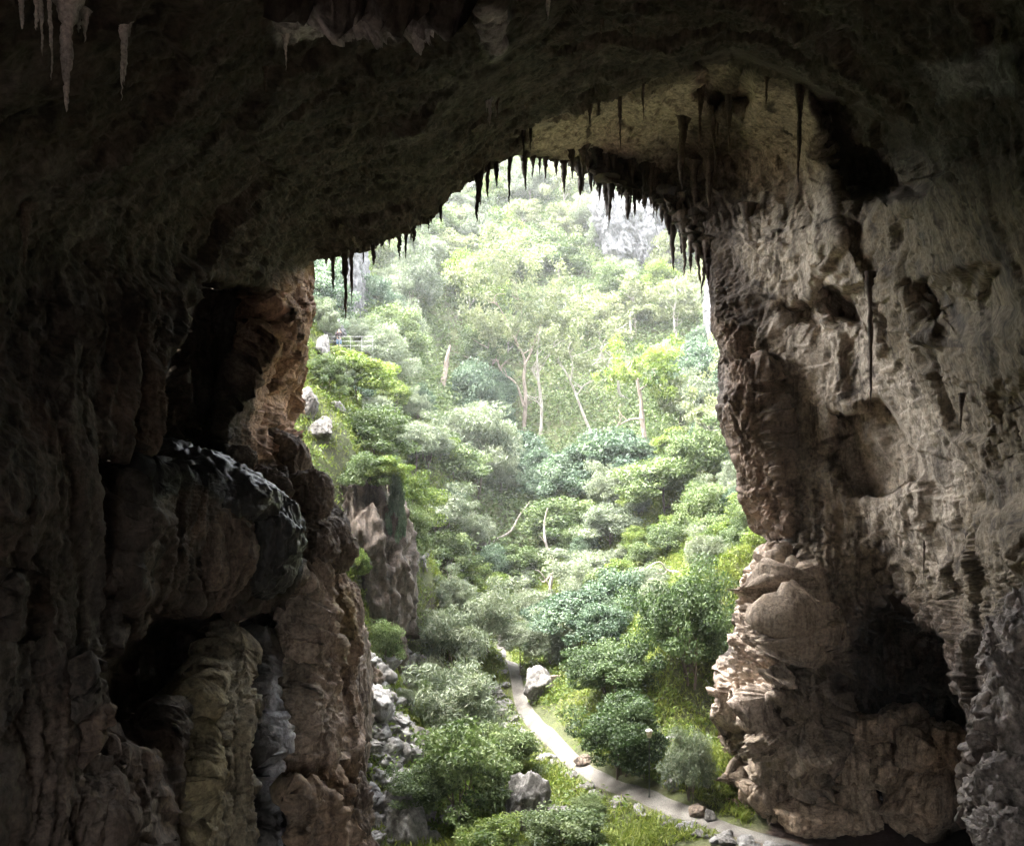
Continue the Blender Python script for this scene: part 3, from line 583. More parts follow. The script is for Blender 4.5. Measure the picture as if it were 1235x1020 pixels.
# outside: the cliffs left of the gully
for i, (x, y, w, h, d, mt, l) in enumerate([(428, 704, 104, 200, 54, M_DKROCK, 'brown and grey sheer cliff block under the grassy ledge left of the gully'), (487, 708, 42, 140, 62, M_GREY, 'narrow grey cliff pillar with black streaks, standing behind the first cliff block'),
   (427, 850, 26, 160, 40, M_BROWN, 'tall slim brown rock rib rising from the gully beside the cave wall'), (408, 990, 60, 90, 30, M_BROWN, 'orange stained rock at the foot of the cave wall in the gully'), (425, 870, 26, 130, 34, M_BROWN, 'rust brown rock rib against the lit edge of the left wall')]):
    boulder(x, y, w, h, mt, l, 60 + i, Y=d, name='cliff', cat='cliff', facets=26, amp=.035, sub=6, depth=.7, boxy=6, rnd=1, blk=.16, flow=.13)
for i, (x, y, w, h, d, l) in enumerate([(740, 285, 30, 90, 150, 'leaning grey cliff buttress left of the boxy overhang on the far hill'), (768, 292, 28, 70, 149, 'boxy grey cliff with a square overhang on the far hill'), (797, 280, 40, 80, 152, 'broad pale cliff slab behind the broad black stalactite'), 
   (859, 372, 10, 66, 118, 'pale cliff sliver touching the right wall of the arch'), (432, 350, 15, 110, 104, 'tall pale rock pinnacle behind the thickest stalactite at left'), (372, 300, 40, 40, 120, 'pale crag behind the left foot of the arch'), (396, 395, 30, 40, 68, 'grey boulder behind the lookout on the left cliff top')]):
    boulder(x, y, w, h, M_FARCLIFF, l, 80 + i, Y=d, name='cliff' if i < 6 else 'boulder', cat='cliff' if i < 6 else 'boulder', facets=22, amp=.05, sub=6, depth=.8, flow=.10, boxy=6 if i < 6 else 0, rnd=1 if i < 6 else 0, blk=.25, rot=(0, R(-14) if i < 3 else 0, 0), group='grey cliffs on the far hill' if i < 3 else None)
for i, (x, y, w, h, mt, l) in enumerate([
 (651, 828, 32, 38, M_GREY, 'big pointed grey boulder at the right edge of the path'), (449, 850, 34, 44, M_PALE, 'large pale leaning slab at the left wall of the gully'), (636, 975, 48, 70, M_GREY, 'big broken grey block with a dark sheer side, left of the path in the gully'),
 (486, 985, 58, 66, M_PALE, 'largest pale rounded boulder in the gully behind the little tree'), (447, 818, 24, 26, M_BROWN, 'brown boulder below the bush at the cliff foot'), (672, 993, 34, 34, M_GREY, 'grey stone half hidden in leaves right of the broken block'),
 (606, 862, 20, 18, M_GREY, 'grey boulder on the rubble bank left of the path step'), (704, 917, 18, 12, M_BROWN, 'small brown stone on the inner edge of the path bend'), (857, 985, 14, 16, M_GREY, 'upright pale stone beside the path at the foot of the buttress'), (843, 978, 18, 18, M_BROWN, 'brown stone next to the upright pale one beside the path'),
 (813, 945, 16, 18, M_GREY, 'grey stone at the foot of the greyish shrub'), (815, 893, 16, 16, M_PALE, 'pale stone in the grass behind the lamp post'), (387, 520, 28, 24, M_GREY, 'dark edged stone on the grassy ledge behind the left boulders'), (372, 490, 24, 30, M_GREY, 'grey rock against the cave wall on the grassy ledge'), (405, 493, 22, 12, M_GREY, 'flat grey stone in the upper grass of the ledge'),
 (392, 425, 14, 40, M_GREY, 'upright grey rock below the lookout'), (478, 775, 22, 20, M_GREY, 'dark grey stone at the foot of the narrow cliff pillar'), (575, 655, 26, 22, M_GREY, 'brown stained rock under the fallen bare branch'), (562, 685, 18, 16, M_PALE, 'pale rock in the bushes under the fallen bare branch')]):
    boulder(x, y, w, h, mt, l, 120 + i, facets=12, amp=.05)
# loose stones of the gully and the path edging
rp = [rock_mesh('stone', (.5, .42, .34), 200 + i, (M_GREY, M_PALE, M_PALE)[i % 3], 8, 4, .0, .05, 0, 0, .16) for i in range(9)]
k = 0
while k < 190:
    yy = rng.uniform(795, 1020); xx = 425 + 70 * rng.random() + (yy - 790) * .12 + rng.normal() * 14
    g_ = ground(xx, yy)
    o = obj('stone', rp[k % 9], None, g_ + np.array([0, 0, .05])); s_ = rng.uniform(.5, 1.0) ** 1.5 * 2.0 * (g_[1] / 50); o.scale = (s_, s_, s_ * rng.uniform(.6, 1.1)); o.rotation_euler = (rng.uniform(-.4, .4), rng.uniform(-.4, .4), rng.uniform(0, 6))
    tag(o, 'loose angular stone among the rubble in the bed of the gully', 'stone', 'loose stones in the gully'); k += 1
for i in range(64):
    a = int(18 + i * 2.1 + rng.uniform(-1, 1)); a = min(a, 150)
    if i % 3 == 2 and i < 30: continue
    q = PATHC[a] + pn[a] * (.82 + rng.uniform(0, .35))
    o = obj('stone', rp[(i * 2) % 9], None, (q[0], q[1], height(q)[0] + .06)); s_ = rng.uniform(.45, 1.0); o.scale = (s_ * 1.3, s_, s_ * .8); o.rotation_euler = (0, 0, rng.uniform(0, 6))
    tag(o, 'edging stone set along the outer edge of the footpath', 'stone', 'edging stones along the footpath')
for i in range(40):
    xx = rng.normal(612, 14) + rng.uniform(-10, 12); yy = rng.uniform(832, 905); g_ = ground(xx, yy)
    if path_dist(g_[None, :2])[0] < 1.3: continue
    o = obj('stone', rp[(i * 5) % 9], None, g_ + np.array([0, 0, .05])); s_ = rng.uniform(.5, 1.3); o.scale = (s_, s_, s_ * .8); o.rotation_euler = (0, 0, rng.uniform(0, 6))
    tag(o, 'rubble stone on the bank below the step of the footpath', 'stone', 'rubble stones below the step')

# ------------------------------------------------------------------ plants
def leaves(C, Nrm, ln, wd, rs, droop=0.0, tone=None, jit=.8):
    n = len(C); Nn = Nrm + jit * rs.normal(size=(n, 3)); Nn /= np.linalg.norm(Nn, axis=1)[:, None] + 1e-9
    A = rs.normal(size=(n, 3)); A[:, 2] -= droop; A -= (A * Nn).sum(1)[:, None] * Nn; A /= np.linalg.norm(A, axis=1)[:, None] + 1e-9
    B = np.cross(Nn, A); l = (ln * rs.uniform(.6, 1.4, n))[:, None]; w = (wd * rs.uniform(.6, 1.4, n))[:, None]
    V = np.stack([C - A * l, C + B * w + Nn * w * .3, C + A * l, C - B * w + Nn * w * .3], 1).reshape(-1, 3)
    tn = np.repeat(np.clip(tone, 0, 1), 4)
    return V, np.arange(4 * n).reshape(n, 4), tn
def crown_mesh(kind, seed, mat, ncl, nlf, lsz, shape=(1, 1, 1), cr=.32, wd=.45, droop=0., hollow=.45, up=.25):
    """unit crown (radius 1) of leaf clumps, centred at its middle"""
    rs = np.random.default_rng(seed); d = rs.normal(size=(ncl, 3)); d /= np.linalg.norm(d, axis=1)[:, None]; d[:, 2] = np.where(d[:, 2] < -.3, -d[:, 2] * .9, d[:, 2]) - .1 * rs.random(ncl)
    rad_ = rs.uniform(hollow, 1.0, ncl) ** .7
    lob = (1 + .55 * perlin(d * 1.6 + seed, seed % 30)) * np.where(rs.random(ncl) < .15, rs.uniform(1.05, 1.3, ncl), 1)
    cc_ = d * (rad_ * lob)[:, None] * np.array(shape) * (1 - cr * .5)
    Cs, Ns, Ts = [], [], []
    for i in range(ncl):
        k = int(nlf * rs.uniform(.6, 1.4)); v = rs.normal(size=(k, 3)); v /= np.linalg.norm(v, axis=1)[:, None]; v[:, 2] = v[:, 2] * .8 + up
        r_ = cr * rs.uniform(.6, 1.25); q = v * (r_ * rs.uniform(.35, 1.08, k) ** .6)[:, None] * np.array([1.1, 1.1, .8])
        Cs.append(cc_[i] + q); Ns.append(v * .7 + np.array([0, 0, .5])); Ts.append(np.clip(.5 + .16 * rs.normal() + .2 * rs.normal(size=k), 0, 1))
    V, Fc, T_ = leaves(np.concatenate(Cs), np.concatenate(Ns), lsz, lsz * wd, rs, droop, np.concatenate(Ts))
    return mesh_np('foliage', V, Fc, mat, smooth=False, attrs={'tone': T_})
def stems_mesh(seed, n, h, r, mat, spread=.4, fork=2):
    rs = np.random.default_rng(seed); parts = []
    for i in range(n):
        a = rs.uniform(0, 6.28); s = rs.uniform(.3, 1) * spread
        e = np.array([math.cos(a) * s, math.sin(a) * s, h * rs.uniform(.8, 1.1)])
        p0 = np.array([math.cos(a), math.sin(a), 0]) * .06 * n ** .5; mid = (p0 + e) * .5 + rs.normal(size=3) * .07 * h
        P_ = smooth_path([p0 - [0, 0, .15 * h], p0 + .02, mid, e], 12); parts.append(tube(P_, r * np.linspace(1.15, .35, 12), 6))
        for k in range(fork):
            b0 = P_[rs.integers(5, 10)]; b1 = b0 + np.array([rs.normal() * .4, rs.normal() * .4, .45 + .3 * rs.random()]) * h * .5
            parts.append(tube(smooth_path([b0, (b0 + b1) / 2 + rs.normal(size=3) * .04 * h, b1], 7), r * np.linspace(.5, .15, 7), 5))
    V, Fc = join(parts); return mesh_np('stem', V, Fc, mat)
KIND = {}
def addkind(k, mats_seed, **kw):
    KIND[k] = [crown_mesh(k, s, **kw) for s in mats_seed]
addkind('dark', (1, 2, 3), mat=L_DARK, ncl=90, nlf=300, lsz=.034, cr=.26)
addkind('vine', (4, 5, 6), mat=L_VINE, ncl=70, nlf=190, lsz=.046, cr=.29, droop=1.2, hollow=.7)
addkind('mid', (7, 8, 9), mat=L_MID, ncl=80, nlf=170, lsz=.042, cr=.24)
addkind('bright', (10, 11, 12), mat=L_BRIGHT, ncl=75, nlf=160, lsz=.045, cr=.25)
addkind('sage', (13, 14, 15), mat=L_SAGE, ncl=85, nlf=150, lsz=.065, cr=.24, wd=.16, droop=-.8, hollow=.3)
addkind('gum', (16, 17, 18), mat=L_GUM, ncl=40, nlf=90, lsz=.07, cr=.24, wd=.28, droop=1.0, hollow=.5)
addkind('grass', (19, 20), mat=L_GRASS, ncl=26, nlf=60, lsz=.14, cr=.3, wd=.12, droop=-2.0, hollow=.2)
STEMS = [stems_mesh(30 + i, n, 1.0, r, mt, sp, fk) for i, (n, r, mt, sp, fk) in enumerate([(5, .035, B_DARK, .5, 2), (1, .05, B_DARK, .2, 4), (1, .06, B_WHITE, .25, 4), (7, .022, B_DARK, .55, 1)])]
NAMES = {'dark': ('bush', 'bush'), 'vine': ('vine_thicket', 'vine thicket'), 'mid': ('bush', 'bush'), 'bright': ('bush', 'bush'), 'sage': ('shrub', 'shrub'), 'gum': ('gum_tree', 'tree'), 'grass': ('grass_tuft', 'grass')}
cnt = [0]; PLACED = []
def plant(x, y, w, h, kind, label, stem=0, clear=.12, name=None, cat=None, group=None, loc=None):
    """x, y: photograph pixel where it stands; w, h: its size there; clear: share of the height that is bare stem"""
    g_ = ground(x, y) if loc is None else np.asarray(loc, float); s = g_[1] / F; H = h * s; Wd = w * s * .5
    nm, ct = NAMES[kind]; nm = name or nm; ct = cat or ct
    root = empty(nm, g_, rng.uniform(0, 6.28)); tag(root, label, ct, group)
    if loc is None: PLACED.append((g_[0], g_[1], Wd * .8))
    i = cnt[0]; cnt[0] += 1
    ch = H * (1 - clear) / 1.5
    c_ = obj('crown' if ct == 'tree' else 'foliage', KIND[kind][i % len(KIND[kind])], root, (0, 0, H * clear + ch * .5)); c_.scale = (Wd * 1.06, Wd * 1.06, ch * 1.05)
    if stem is not None:
        st = obj('trunk' if ct == 'tree' else 'stem', STEMS[stem], root); sh = H * (clear + .45 * (1 - clear)); st.scale = (max(Wd * .8, .3), max(Wd * .8, .3), sh)
    return root
PL = [
 (750,938,108,100,'dark','dense dark bush with small leaves beside the lamp post at the bend of the path',0,.06),
 (738,848,100,72,'dark','rounded dark bush right of the pointed grey path boulder',0,.05),
 (832,828,114,138,'dark','tallest and darkest bush, high on the right slope beside the buttress',0,.05),
 (695,800,100,84,'vine','many-stemmed shrub on bare slender stems above the pointed path boulder',3,.4),
 (627,815,64,62,'sage','thin airy small tree leaning over the far end of the path',1,.4,'small_tree','tree'),
 (548,905,120,112,'sage','olive feathery bush in the middle of the gully thicket left of the path',0,.05),
 (522,885,62,60,'mid','mid green bush beside the rubble bed in the gully',0,.05),
 (556,992,130,120,'mid','big green bush behind the broken grey block in the gully',0,.05),
 (613,935,76,64,'mid','small bush just left of the path below the rubble stones',0,.05),
 (505,1006,78,84,'mid','little tree with a thin leaning trunk in front of the pale gully boulder',1,.4,'small_tree','tree'),
 (460,806,48,58,'mid','green bush at the foot of the orange cliff',0,.05),
 (548,838,100,112,'sage','tall feathery pale shrub in the gully, right of the cliff foot',0,.1),
 (585,790,84,92,'sage','feathery pale shrub left of where the path disappears',0,.1),
 (832,966,66,84,'sage','greyish shrub growing against the foot of the right buttress',0,.05),
 (680,1030,110,56,'mid','low leafy bush at the bottom of the frame below the path',0,.0),(600,1035,90,50,'bright','low yellow-green bush at the bottom of the frame, left of the broken block',0,.0),
 (712,990,44,30,'mid','small leafy bush between the path and the stone by the broken block',0,.0),
 (575,728,58,46,'bright','bright yellow-green ball-shaped tree above the feathery shrubs',1,.15,'small_tree','tree'),
 (430,488,92,66,'bright','bright green bush on the cliff top below the lookout',1,.15),(445,560,90,70,'mid','green bush hanging over the cliff edge left of the gully',0,.05),(395,478,50,50,'mid','bush at the back of the grassy ledge beside the cave wall',0,.05),
 (502,592,72,92,'sage','small tree with a forked dark trunk on the slope above the cliff',1,.35,'small_tree','tree'),(515,560,70,50,'sage','pale shrub behind the forked small tree',0,.05),
 (580,605,110,125,'sage','tall feathery pale tree in the middle of the valley',1,.2,'feathery_tree','tree'),
 (628,592,84,66,'vine','dome-shaped vine thicket at the foot of the twin gum trees',None,.0),(570,505,60,70,'vine','vine covered mound right of the broken white trunk',None,.0),(600,500,44,50,'vine','vine clad stump with a yellow-green top, left of the twin gum trees',None,.0),
 (690,610,80,62,'vine','dark vine thicket right of the dome-shaped one',None,.0),(742,585,96,70,'vine','wide dark vine thicket below the leaning gum',None,.0),(680,665,100,66,'mid','green leafy tree behind the dead forked trunk',1,.1,'small_tree','tree'),(615,700,70,46,'mid','green bush left of the dead forked trunk',0,.05),
 (800,620,110,70,'mid','round green tree on the slope below the right gum',1,.1,'small_tree','tree'),(740,660,90,56,'sage','pale shrub right of the dead forked trunk',0,.05),(845,590,80,80,'mid','tall green tree against the right wall of the arch',1,.1,'small_tree','tree'),
 (780,720,80,36,'sage','low grey-green shrub under the bare fallen twigs on the right slope',0,.0),(700,720,90,60,'sage','pale feathery shrub above the many-stemmed shrub',0,.05),(645,760,70,60,'sage','pale shrub at the far right side of the path end',0,.05),
 (490,690,60,80,'mid','leafy bush growing at the top of the narrow cliff pillar',0,.05),(540,700,70,60,'mid','green bush at the head of the gully',0,.05),(530,650,90,60,'sage','pale bushy shrub above the head of the gully',0,.05),
 (440,592,56,46,'mid','dark green bush crowning the left half of the cliff block',0,.0),(468,590,48,40,'bright','yellow-green bush spilling over the right edge of the cliff block',0,.0),(478,660,22,90,'vine','curtain of creeper hanging down the right side of the cliff block',None,.0),
 (430,700,30,44,'bright','small tuft of green on the cliff block face',None,.0),(345,745,18,46,'bright','bright green fern hanging on the wet wall under the left ledge',None,.0)]
for q in PL:
    x, y, w, h, kd, lb, st, cl = q[:8]; nm, ct = (q[8], q[9]) if len(q) > 8 else (None, None)
    loc = None
    if lb.startswith('bright green fern'): loc = cave_point(x, y, -.9)[0]
    if 'cliff block' in lb and lb[0] in 'dyc' : loc = px(x, y, 51.6 if lb[0] != 'c' else 51.6)
    if lb.startswith('small tuft'): loc = px(x, y, 49)
    plant(x, y, w, h, kd, lb, st, cl, nm, ct, loc=loc)

# gum trees with their own trunks and limbs, traced at their own distance
def gum(limbs, clumps, bark, label, name='gum_tree', crown='gum', base=None, cat='tree'):
    g_ = ground(*(base or limbs[0][0][0])); Y = g_[1]; s = Y / F
    root = empty(name, g_); tag(root, label, cat)
    parts = []
    for pts, w0, w1 in limbs:
        P_ = px(*np.array([(p_[0], p_[1]) for p_ in pts], float).T, Y); P_[:, 1] += np.cumsum(rng.normal(size=len(P_)) * .35) - 0; P_ = smooth_path(P_ - g_, 6 * len(pts))
        if clumps:
            for _ in range(5):
                b0 = P_[rng.integers(len(P_) // 2, len(P_))]; dv = np.array([rng.normal(), rng.normal() * .6, .7 + .5 * rng.random()]) * rng.uniform(6, 16) * s
                parts.append(tube(smooth_path([b0, b0 + dv * .5 + rng.normal(size=3) * 2 * s, b0 + dv], 7), np.linspace(1.3, .4, 7) * s * .5, 5))
        parts.append(tube(P_, np.linspace(w0, w1, len(P_)) * s * .40 * (1 + .08 * rng.normal(size=len(P_))), 8))
    V, Fc = join(parts); obj('trunk', mesh_np('trunk', V, Fc, bark), root)
    if clumps:
        Vs, Fs, Ts, o_ = [], [], [], 0
        for (x, y, r_) in clumps:
            c0 = px(x, y, Y) - g_; c0[1] += rng.normal() * r_ * s; rs = np.random.default_rng(int(x * 7 + y))
            k = int(220 + r_ * 26); sub = rs.normal(size=(12, 3)) * np.array([.62, .62, .42]); ii = rs.integers(0, 12, k)
            q = sub[ii] + .15 * rs.normal(size=(k, 3)); C = c0 + q * r_ * s
            V, Fc, T_ = leaves(C, np.tile([0, 0, .6], (k, 1)), .30, .085, rs, 1.0, np.clip(.5 + .16 * rs.normal(size=12)[ii] + .2 * rs.normal(size=k), 0, 1))
            Vs.append(V); Fs.append(Fc + o_); Ts.append(T_); o_ += len(V)
        obj('crown', mesh_np('crown', np.concatenate(Vs), np.concatenate(Fs), L_GUM if crown == 'gum' else L_BRIGHT, False, {'tone': np.concatenate(Ts)}), root)
    return root
gum([([(530,474),(534,462),(537,448),(539,432),(543,416)], 12, 3.5), ([(537,448),(541,440),(542,436)], 3, 1)], [], B_PINK, 'broken white tree stump without branches on the left of the hillside', 'dead_tree', cat='dead tree')
gum([([(631,530),(634,480),(632,455),(633,432),(622,408),(612,388)], 6.5, 2), ([(633,440),(640,425),(648,405),(655,380)], 3.5, 1.2), ([(632,490),(622,462),(606,448),(598,430)], 4, 1.2), ([(622,408),(630,385),(622,350)], 2.5, .8), ([(612,388),(596,360)], 2, .7)],
    [(600,330,34),(640,320,36),(575,350,30),(660,350,28),(610,300,26),(630,370,24),(590,395,22),(655,380,22),(560,330,22)], B_PINK, 'tall gum with a pinkish trunk, left one of the twin gums in mid hillside')
gum([([(652,533),(653,490),(649,455),(648,425),(652,395)], 6, 1.8), ([(650,460),(640,444)], 3, 1), ([(649,450),(660,432),(668,418)], 3, 1), ([(653,492),(645,480)], 2.5, 1)],
    [(650,390,26),(670,400,22),(680,380,24),(640,408,18)], B_WHITE, 'straight white-trunked gum, right one of the twin gums in mid hillside')
gum([([(719,536),(704,500),(692,468),(682,448),(672,436)], 5, 1.5), ([(696,476),(706,462)], 2, .8), ([(688,460),(690,440),(684,420)], 2.5, .8)],
    [(690,410,24),(672,425,16),(704,440,16),(700,395,20)], B_WHITE, 'gum with a slender trunk leaning to the left, right of the twin gums')
gum([([(781,550),(776,510),(774,480),(770,455),(774,440)], 9, 3), ([(775,505),(760,506),(744,514)], 3.5, 1.2), ([(772,470),(785,460),(796,452)], 3, 1), ([(770,458),(760,446)], 3, 1)],
    [(760,445,22),(785,440,24),(805,448,20),(775,425,22),(745,452,16),(795,470,16),(820,460,14)], B_PINK, 'stout gum with a brown trunk and flat yellow-green crown at the right of the hillside', crown='bright')
gum([([(764,484),(748,475),(744,455),(732,440),(726,425),(728,410)], 5, 2), ([(744,460),(752,450)], 2, .8), ([(726,425),(718,438),(708,440)], 2.4, .8), ([(732,440),(742,432)], 2, .8), ([(728,412),(736,400)], 2, .8)],
    [(732,395,16),(748,400,14)], B_WHITE, 'crooked white bare gum limb rising left of the stout brown gum')
gum([([(584,662),(600,650),(616,640),(626,622),(638,606)], 5, 1.5), ([(600,650),(590,640)], 2, 1), ([(616,640),(622,634)], 2, .8)], [], B_GREY, 'long bare dead branch reaching up to the right in the middle of the valley', 'dead_branch', cat='branch')
gum([([(663,722),(664,705),(668,680),(658,655),(656,632),(660,612)], 6, 2), ([(667,690),(656,702),(650,696)], 3, 1), ([(658,655),(650,645)], 2.5, .8), ([(664,708),(652,690),(645,686)], 2.6, .8)], [], B_GREY, 'dead forked grey trunk standing in the middle of the valley', 'dead_tree')
gum([([(820,690),(806,688),(796,678),(780,684)], 4, 1.2), ([(806,688),(800,692),(788,690)], 2, .8)], [], B_GREY, 'bare twisted dead branch lying on the right slope', 'dead_branch', cat='branch')
gum([([(762,412),(760,385),(764,360),(758,342)], 4, 1.4), ([(761,380),(772,362)], 2, .8)], [(760,345,16),(775,355,14)], B_WHITE, 'white-limbed gum below the far grey cliff, left of two')
gum([([(815,410),(812,380),(816,355),(810,335)], 4, 1.4), ([(813,375),(802,358)], 2.2, .8), ([(815,360),(826,345)], 2, .8)], [(812,345,18),(825,350,14),(800,362,13)], B_WHITE, 'white-limbed gum below the far grey cliff, right of two')
gum([([(590,480),(592,455),(588,430),(592,400)], 3.5, 1.2), ([(590,450),(598,432)], 2, .7)], [(590,390,22),(600,410,18)], B_PINK, 'thin gum with a grey-pink trunk behind the vine mound')
gum([([(866,560),(862,530),(866,505)], 4, 1.6), ([(862,532),(854,515)], 2, .8)], [(862,490,24),(850,505,18)], B_GREY, 'tree with a grey trunk right at the edge of the right wall')

# the wooded hillside: trees and thickets one beside the other
placed = PLACED
HERO = [(770,872,795,965,40.5),(526,415,548,470,130),(626,430,660,528,130),(672,440,718,532,130),(768,455,784,545,130),(738,440,762,480,130),(600,610,640,655,110),(650,620,668,715,110),(796,676,820,690,90),(396,392,456,424,64),(728,245,776,308,148),(425,305,434,380,100),(755,350,772,400,130),(806,345,826,400,130),
 (430,580,505,780,62),(634,810,668,846,60),(365,475,410,560,52),(605,790,660,900,60)]
def scatter(n, xr, yr, rmin, kinds, sizes, label, group, cat, name, stem, tries=40):
    done = 0
    for _ in range(n * tries):
        if done >= n: break
        x, y = rng.uniform(*xr), rng.uniform(*yr)
        X, Y = x, y
        if path_dist(np.array([[X, Y]]))[0] < 2.6: continue
        r_ = rng.uniform(*sizes)
        if any((X - a) ** 2 + (Y - b_) ** 2 < (rmin * (r_ + c_)) ** 2 for a, b_, c_ in placed): continue
        z = height(np.array([[X, Y]]))[0]
        pxx = CX + X / Y * F; pyy = HY - (z + r_ - CAMZ) / Y * F
        if not (330 < pxx < 930 and 150 < pyy < 900): continue
        rp_ = r_ / Y * F
        if any(Y < h_[4] + .5 and pxx + rp_ > h_[0] and pxx - rp_ < h_[2] and pyy + rp_ > h_[1] and pyy - rp_ * 1.1 < h_[3] for h_ in HERO): continue
        placed.append((X, Y, r_)); kd = kinds[int(rng.integers(len(kinds)))]; w = 2 * r_ / (Y / F)
        plant(0, 0, w, w * rng.uniform(.75, 1.15), kd, label, stem, .1 if cat == 'tree' else .03, name, cat, group, loc=(X, Y, z)); done += 1
    return done
scatter(170, (-50, 50), (122, 182), .72, ['gum', 'sage', 'mid', 'bright', 'gum', 'mid', 'sage'], (3.0, 5.6), 'pale rounded tree in the unbroken canopy high on the far hillside', 'trees of the upper hillside', 'tree', 'canopy_tree', 2)
scatter(110, (-40, 42), (88, 124), .68, ['sage', 'vine', 'mid', 'vine', 'gum', 'sage', 'bright'], (2.2, 4.2), 'leafy small tree among the thickets on the middle of the hillside', 'small trees of the middle hillside', 'tree', 'small_tree', 1)
scatter(120, (-22, 30), (56, 92), .62, ['sage', 'mid', 'sage', 'bright', 'vine'], (1.1, 2.4), 'low leafy shrub in the scrub on the lower valley slopes', 'shrubs of the lower slopes', 'shrub', 'shrub', 0)
scatter(16, (-14, 0), (40, 76), .62, ['sage', 'mid', 'bright'], (.5, 1.2), 'low green shrub growing among the boulders of the gully', 'shrubs of the gully', 'shrub', 'shrub', 0)

# undergrowth and grass: nobody could count it
def undergrowth(name, n, xr, yr, mat, lsz, wd, hgt, per, dens, seed, droop=-.5):
    rs = np.random.default_rng(seed); X = rs.uniform(*xr, n); Y = rs.uniform(*yr, n); XYs = np.stack([X, Y], 1)
    dn = dens(XYs); keep = rs.random(n) < dn; XYs = XYs[keep]
    z = height(XYs); k = len(XYs); C = np.repeat(np.concatenate([XYs, z[:, None]], 1), per, 0); h_ = np.repeat(hgt * rs.uniform(.5, 1.4, k), per)
    C[:, :2] += rs.normal(size=(len(C), 2)) * (h_ * .55)[:, None]; C[:, 2] += rs.random(len(C)) * h_
    tn = np.clip(np.repeat(.5 + .16 * rs.normal(size=k), per) + .15 * rs.normal(size=len(C)), 0, 1)
    V, Fc, T_ = leaves(C, np.tile([0, -.2, .7], (len(C), 1)), lsz, wd, rs, droop, tn)
    return tag(obj(name, mesh_np(name, V, Fc, mat, False, {'tone': T_})), kind='stuff')
pd = lambda Q_: sstep(.75, 1.2, path_dist(Q_)) * (1 - ((Q_[:, 0] > .285 * Q_[:, 1]) & (Q_[:, 1] < 40))) * (1 - ((Q_[:, 0] > .305 * Q_[:, 1]) & (Q_[:, 1] < 50)))
n3 = lambda Q_, f, s: fbm(np.concatenate([Q_, np.zeros((len(Q_), 1))], 1), f, 3, s)
undergrowth('hillside_undergrowth', 48000, (-48, 48), (84, 185), L_MID, .26, .13, 1.3, 9, lambda Q_: np.where(np.abs(Q_[:, 0]) < .34 * Q_[:, 1], .5 + .5 * sstep(-.1, .2, n3(Q_, .08, 3)), 0), 1)
undergrowth('valley_undergrowth', 40000, (-22, 28), (40, 92), L_BRIGHT, .13, .055, .5, 9, lambda Q_: pd(Q_) * np.where(np.abs(Q_[:, 0]) < .36 * Q_[:, 1], .2 + .8 * sstep(0, .25, n3(Q_, .15, 5)), 0), 2)
undergrowth('grass', 130000, (-18, 26), (36.5, 92), L_GRASS, .22, .026, .3, 6, lambda Q_: pd(Q_) * np.where(np.abs(Q_[:, 0]) < .36 * Q_[:, 1], .25 + .75 * sstep(-.2, .2, n3(Q_, .12, 8)), 0), 3, -2.5)

# ------------------------------------------------------------------ step, lamp, railing, person
def box(bm, c0, s, rz=0):
    r_ = bmesh.ops.create_cube(bm, size=1)['verts']
    for v in r_:
        x, y, z = v.co.x * s[0], v.co.y * s[1], v.co.z * s[2]
        v.co = (c0[0] + x * math.cos(rz) - y * math.sin(rz), c0[1] + x * math.sin(rz) + y * math.cos(rz), c0[2] + z)
def bm_obj(name, bm, mat, parent=None, bevel=.0):
    if bevel: bmesh.ops.bevel(bm, geom=bm.edges[:], offset=bevel, segments=2, affect='EDGES')
    me = bpy.data.meshes.new(name); bm.to_mesh(me); bm.free(); me.materials.append(mat); return obj(name, me, parent)
g_ = ground(687, 853); bm = bmesh.new(); box(bm, (0, 0, .08), (1.9, .3, .26), .1); box(bm, (0, .35, .02), (1.75, .4, .22), .1)
o = bm_obj('path_step', bm, B_PINK, None, .02); o.location = px(681, 853, 57) * np.array([1, 1, 0]) + np.array([0, 0, height(px(681, 853, 57)[None, :2])[0]]); tag(o, 'low timber step across the footpath beside the pointed grey boulder', 'step')
def lathe(prof, seg=16):
    th = np.linspace(0, 2 * np.pi, seg, endpoint=False); V = np.array([[(r_ * math.cos(a), r_ * math.sin(a), z) for a in th] for r_, z in prof]).reshape(-1, 3); return V, grid_faces(len(prof), seg, True)
g_ = ground(783, 962); s_ = g_[1] / F; H = (962 - 880) * s_
lp = empty('path_lamp', g_); tag(lp, 'slim path lamp with a cream lantern head beside the dark bush', 'lamp')
M_POST = plain_mat('dark_post_paint', (.05, .055, .045), .5); M_CREAM = plain_mat('cream_lantern', (.5, .44, .31), .5); M_CAP = plain_mat('lantern_cap', (.35, .33, .28), .5)
obj('post', mesh_np('post', *lathe([(.06, -.3), (.05, .1), (.03, .15), (.025, H - .4), (.05, H - .38), (0, H - .38)]), M_POST), lp)
hd = obj('lantern', mesh_np('lantern', *lathe([(0, H - .38), (.10, H - .37), (.15, H - .08), (.14, H - .06), (0, H - .06)]), M_CREAM), lp)
obj('lantern_cap', mesh_np('lantern_cap', *lathe([(.19, H - .07), (.19, H - .04), (.12, H + .02), (.03, H + .05), (0, H + .05)]), M_CAP), hd)
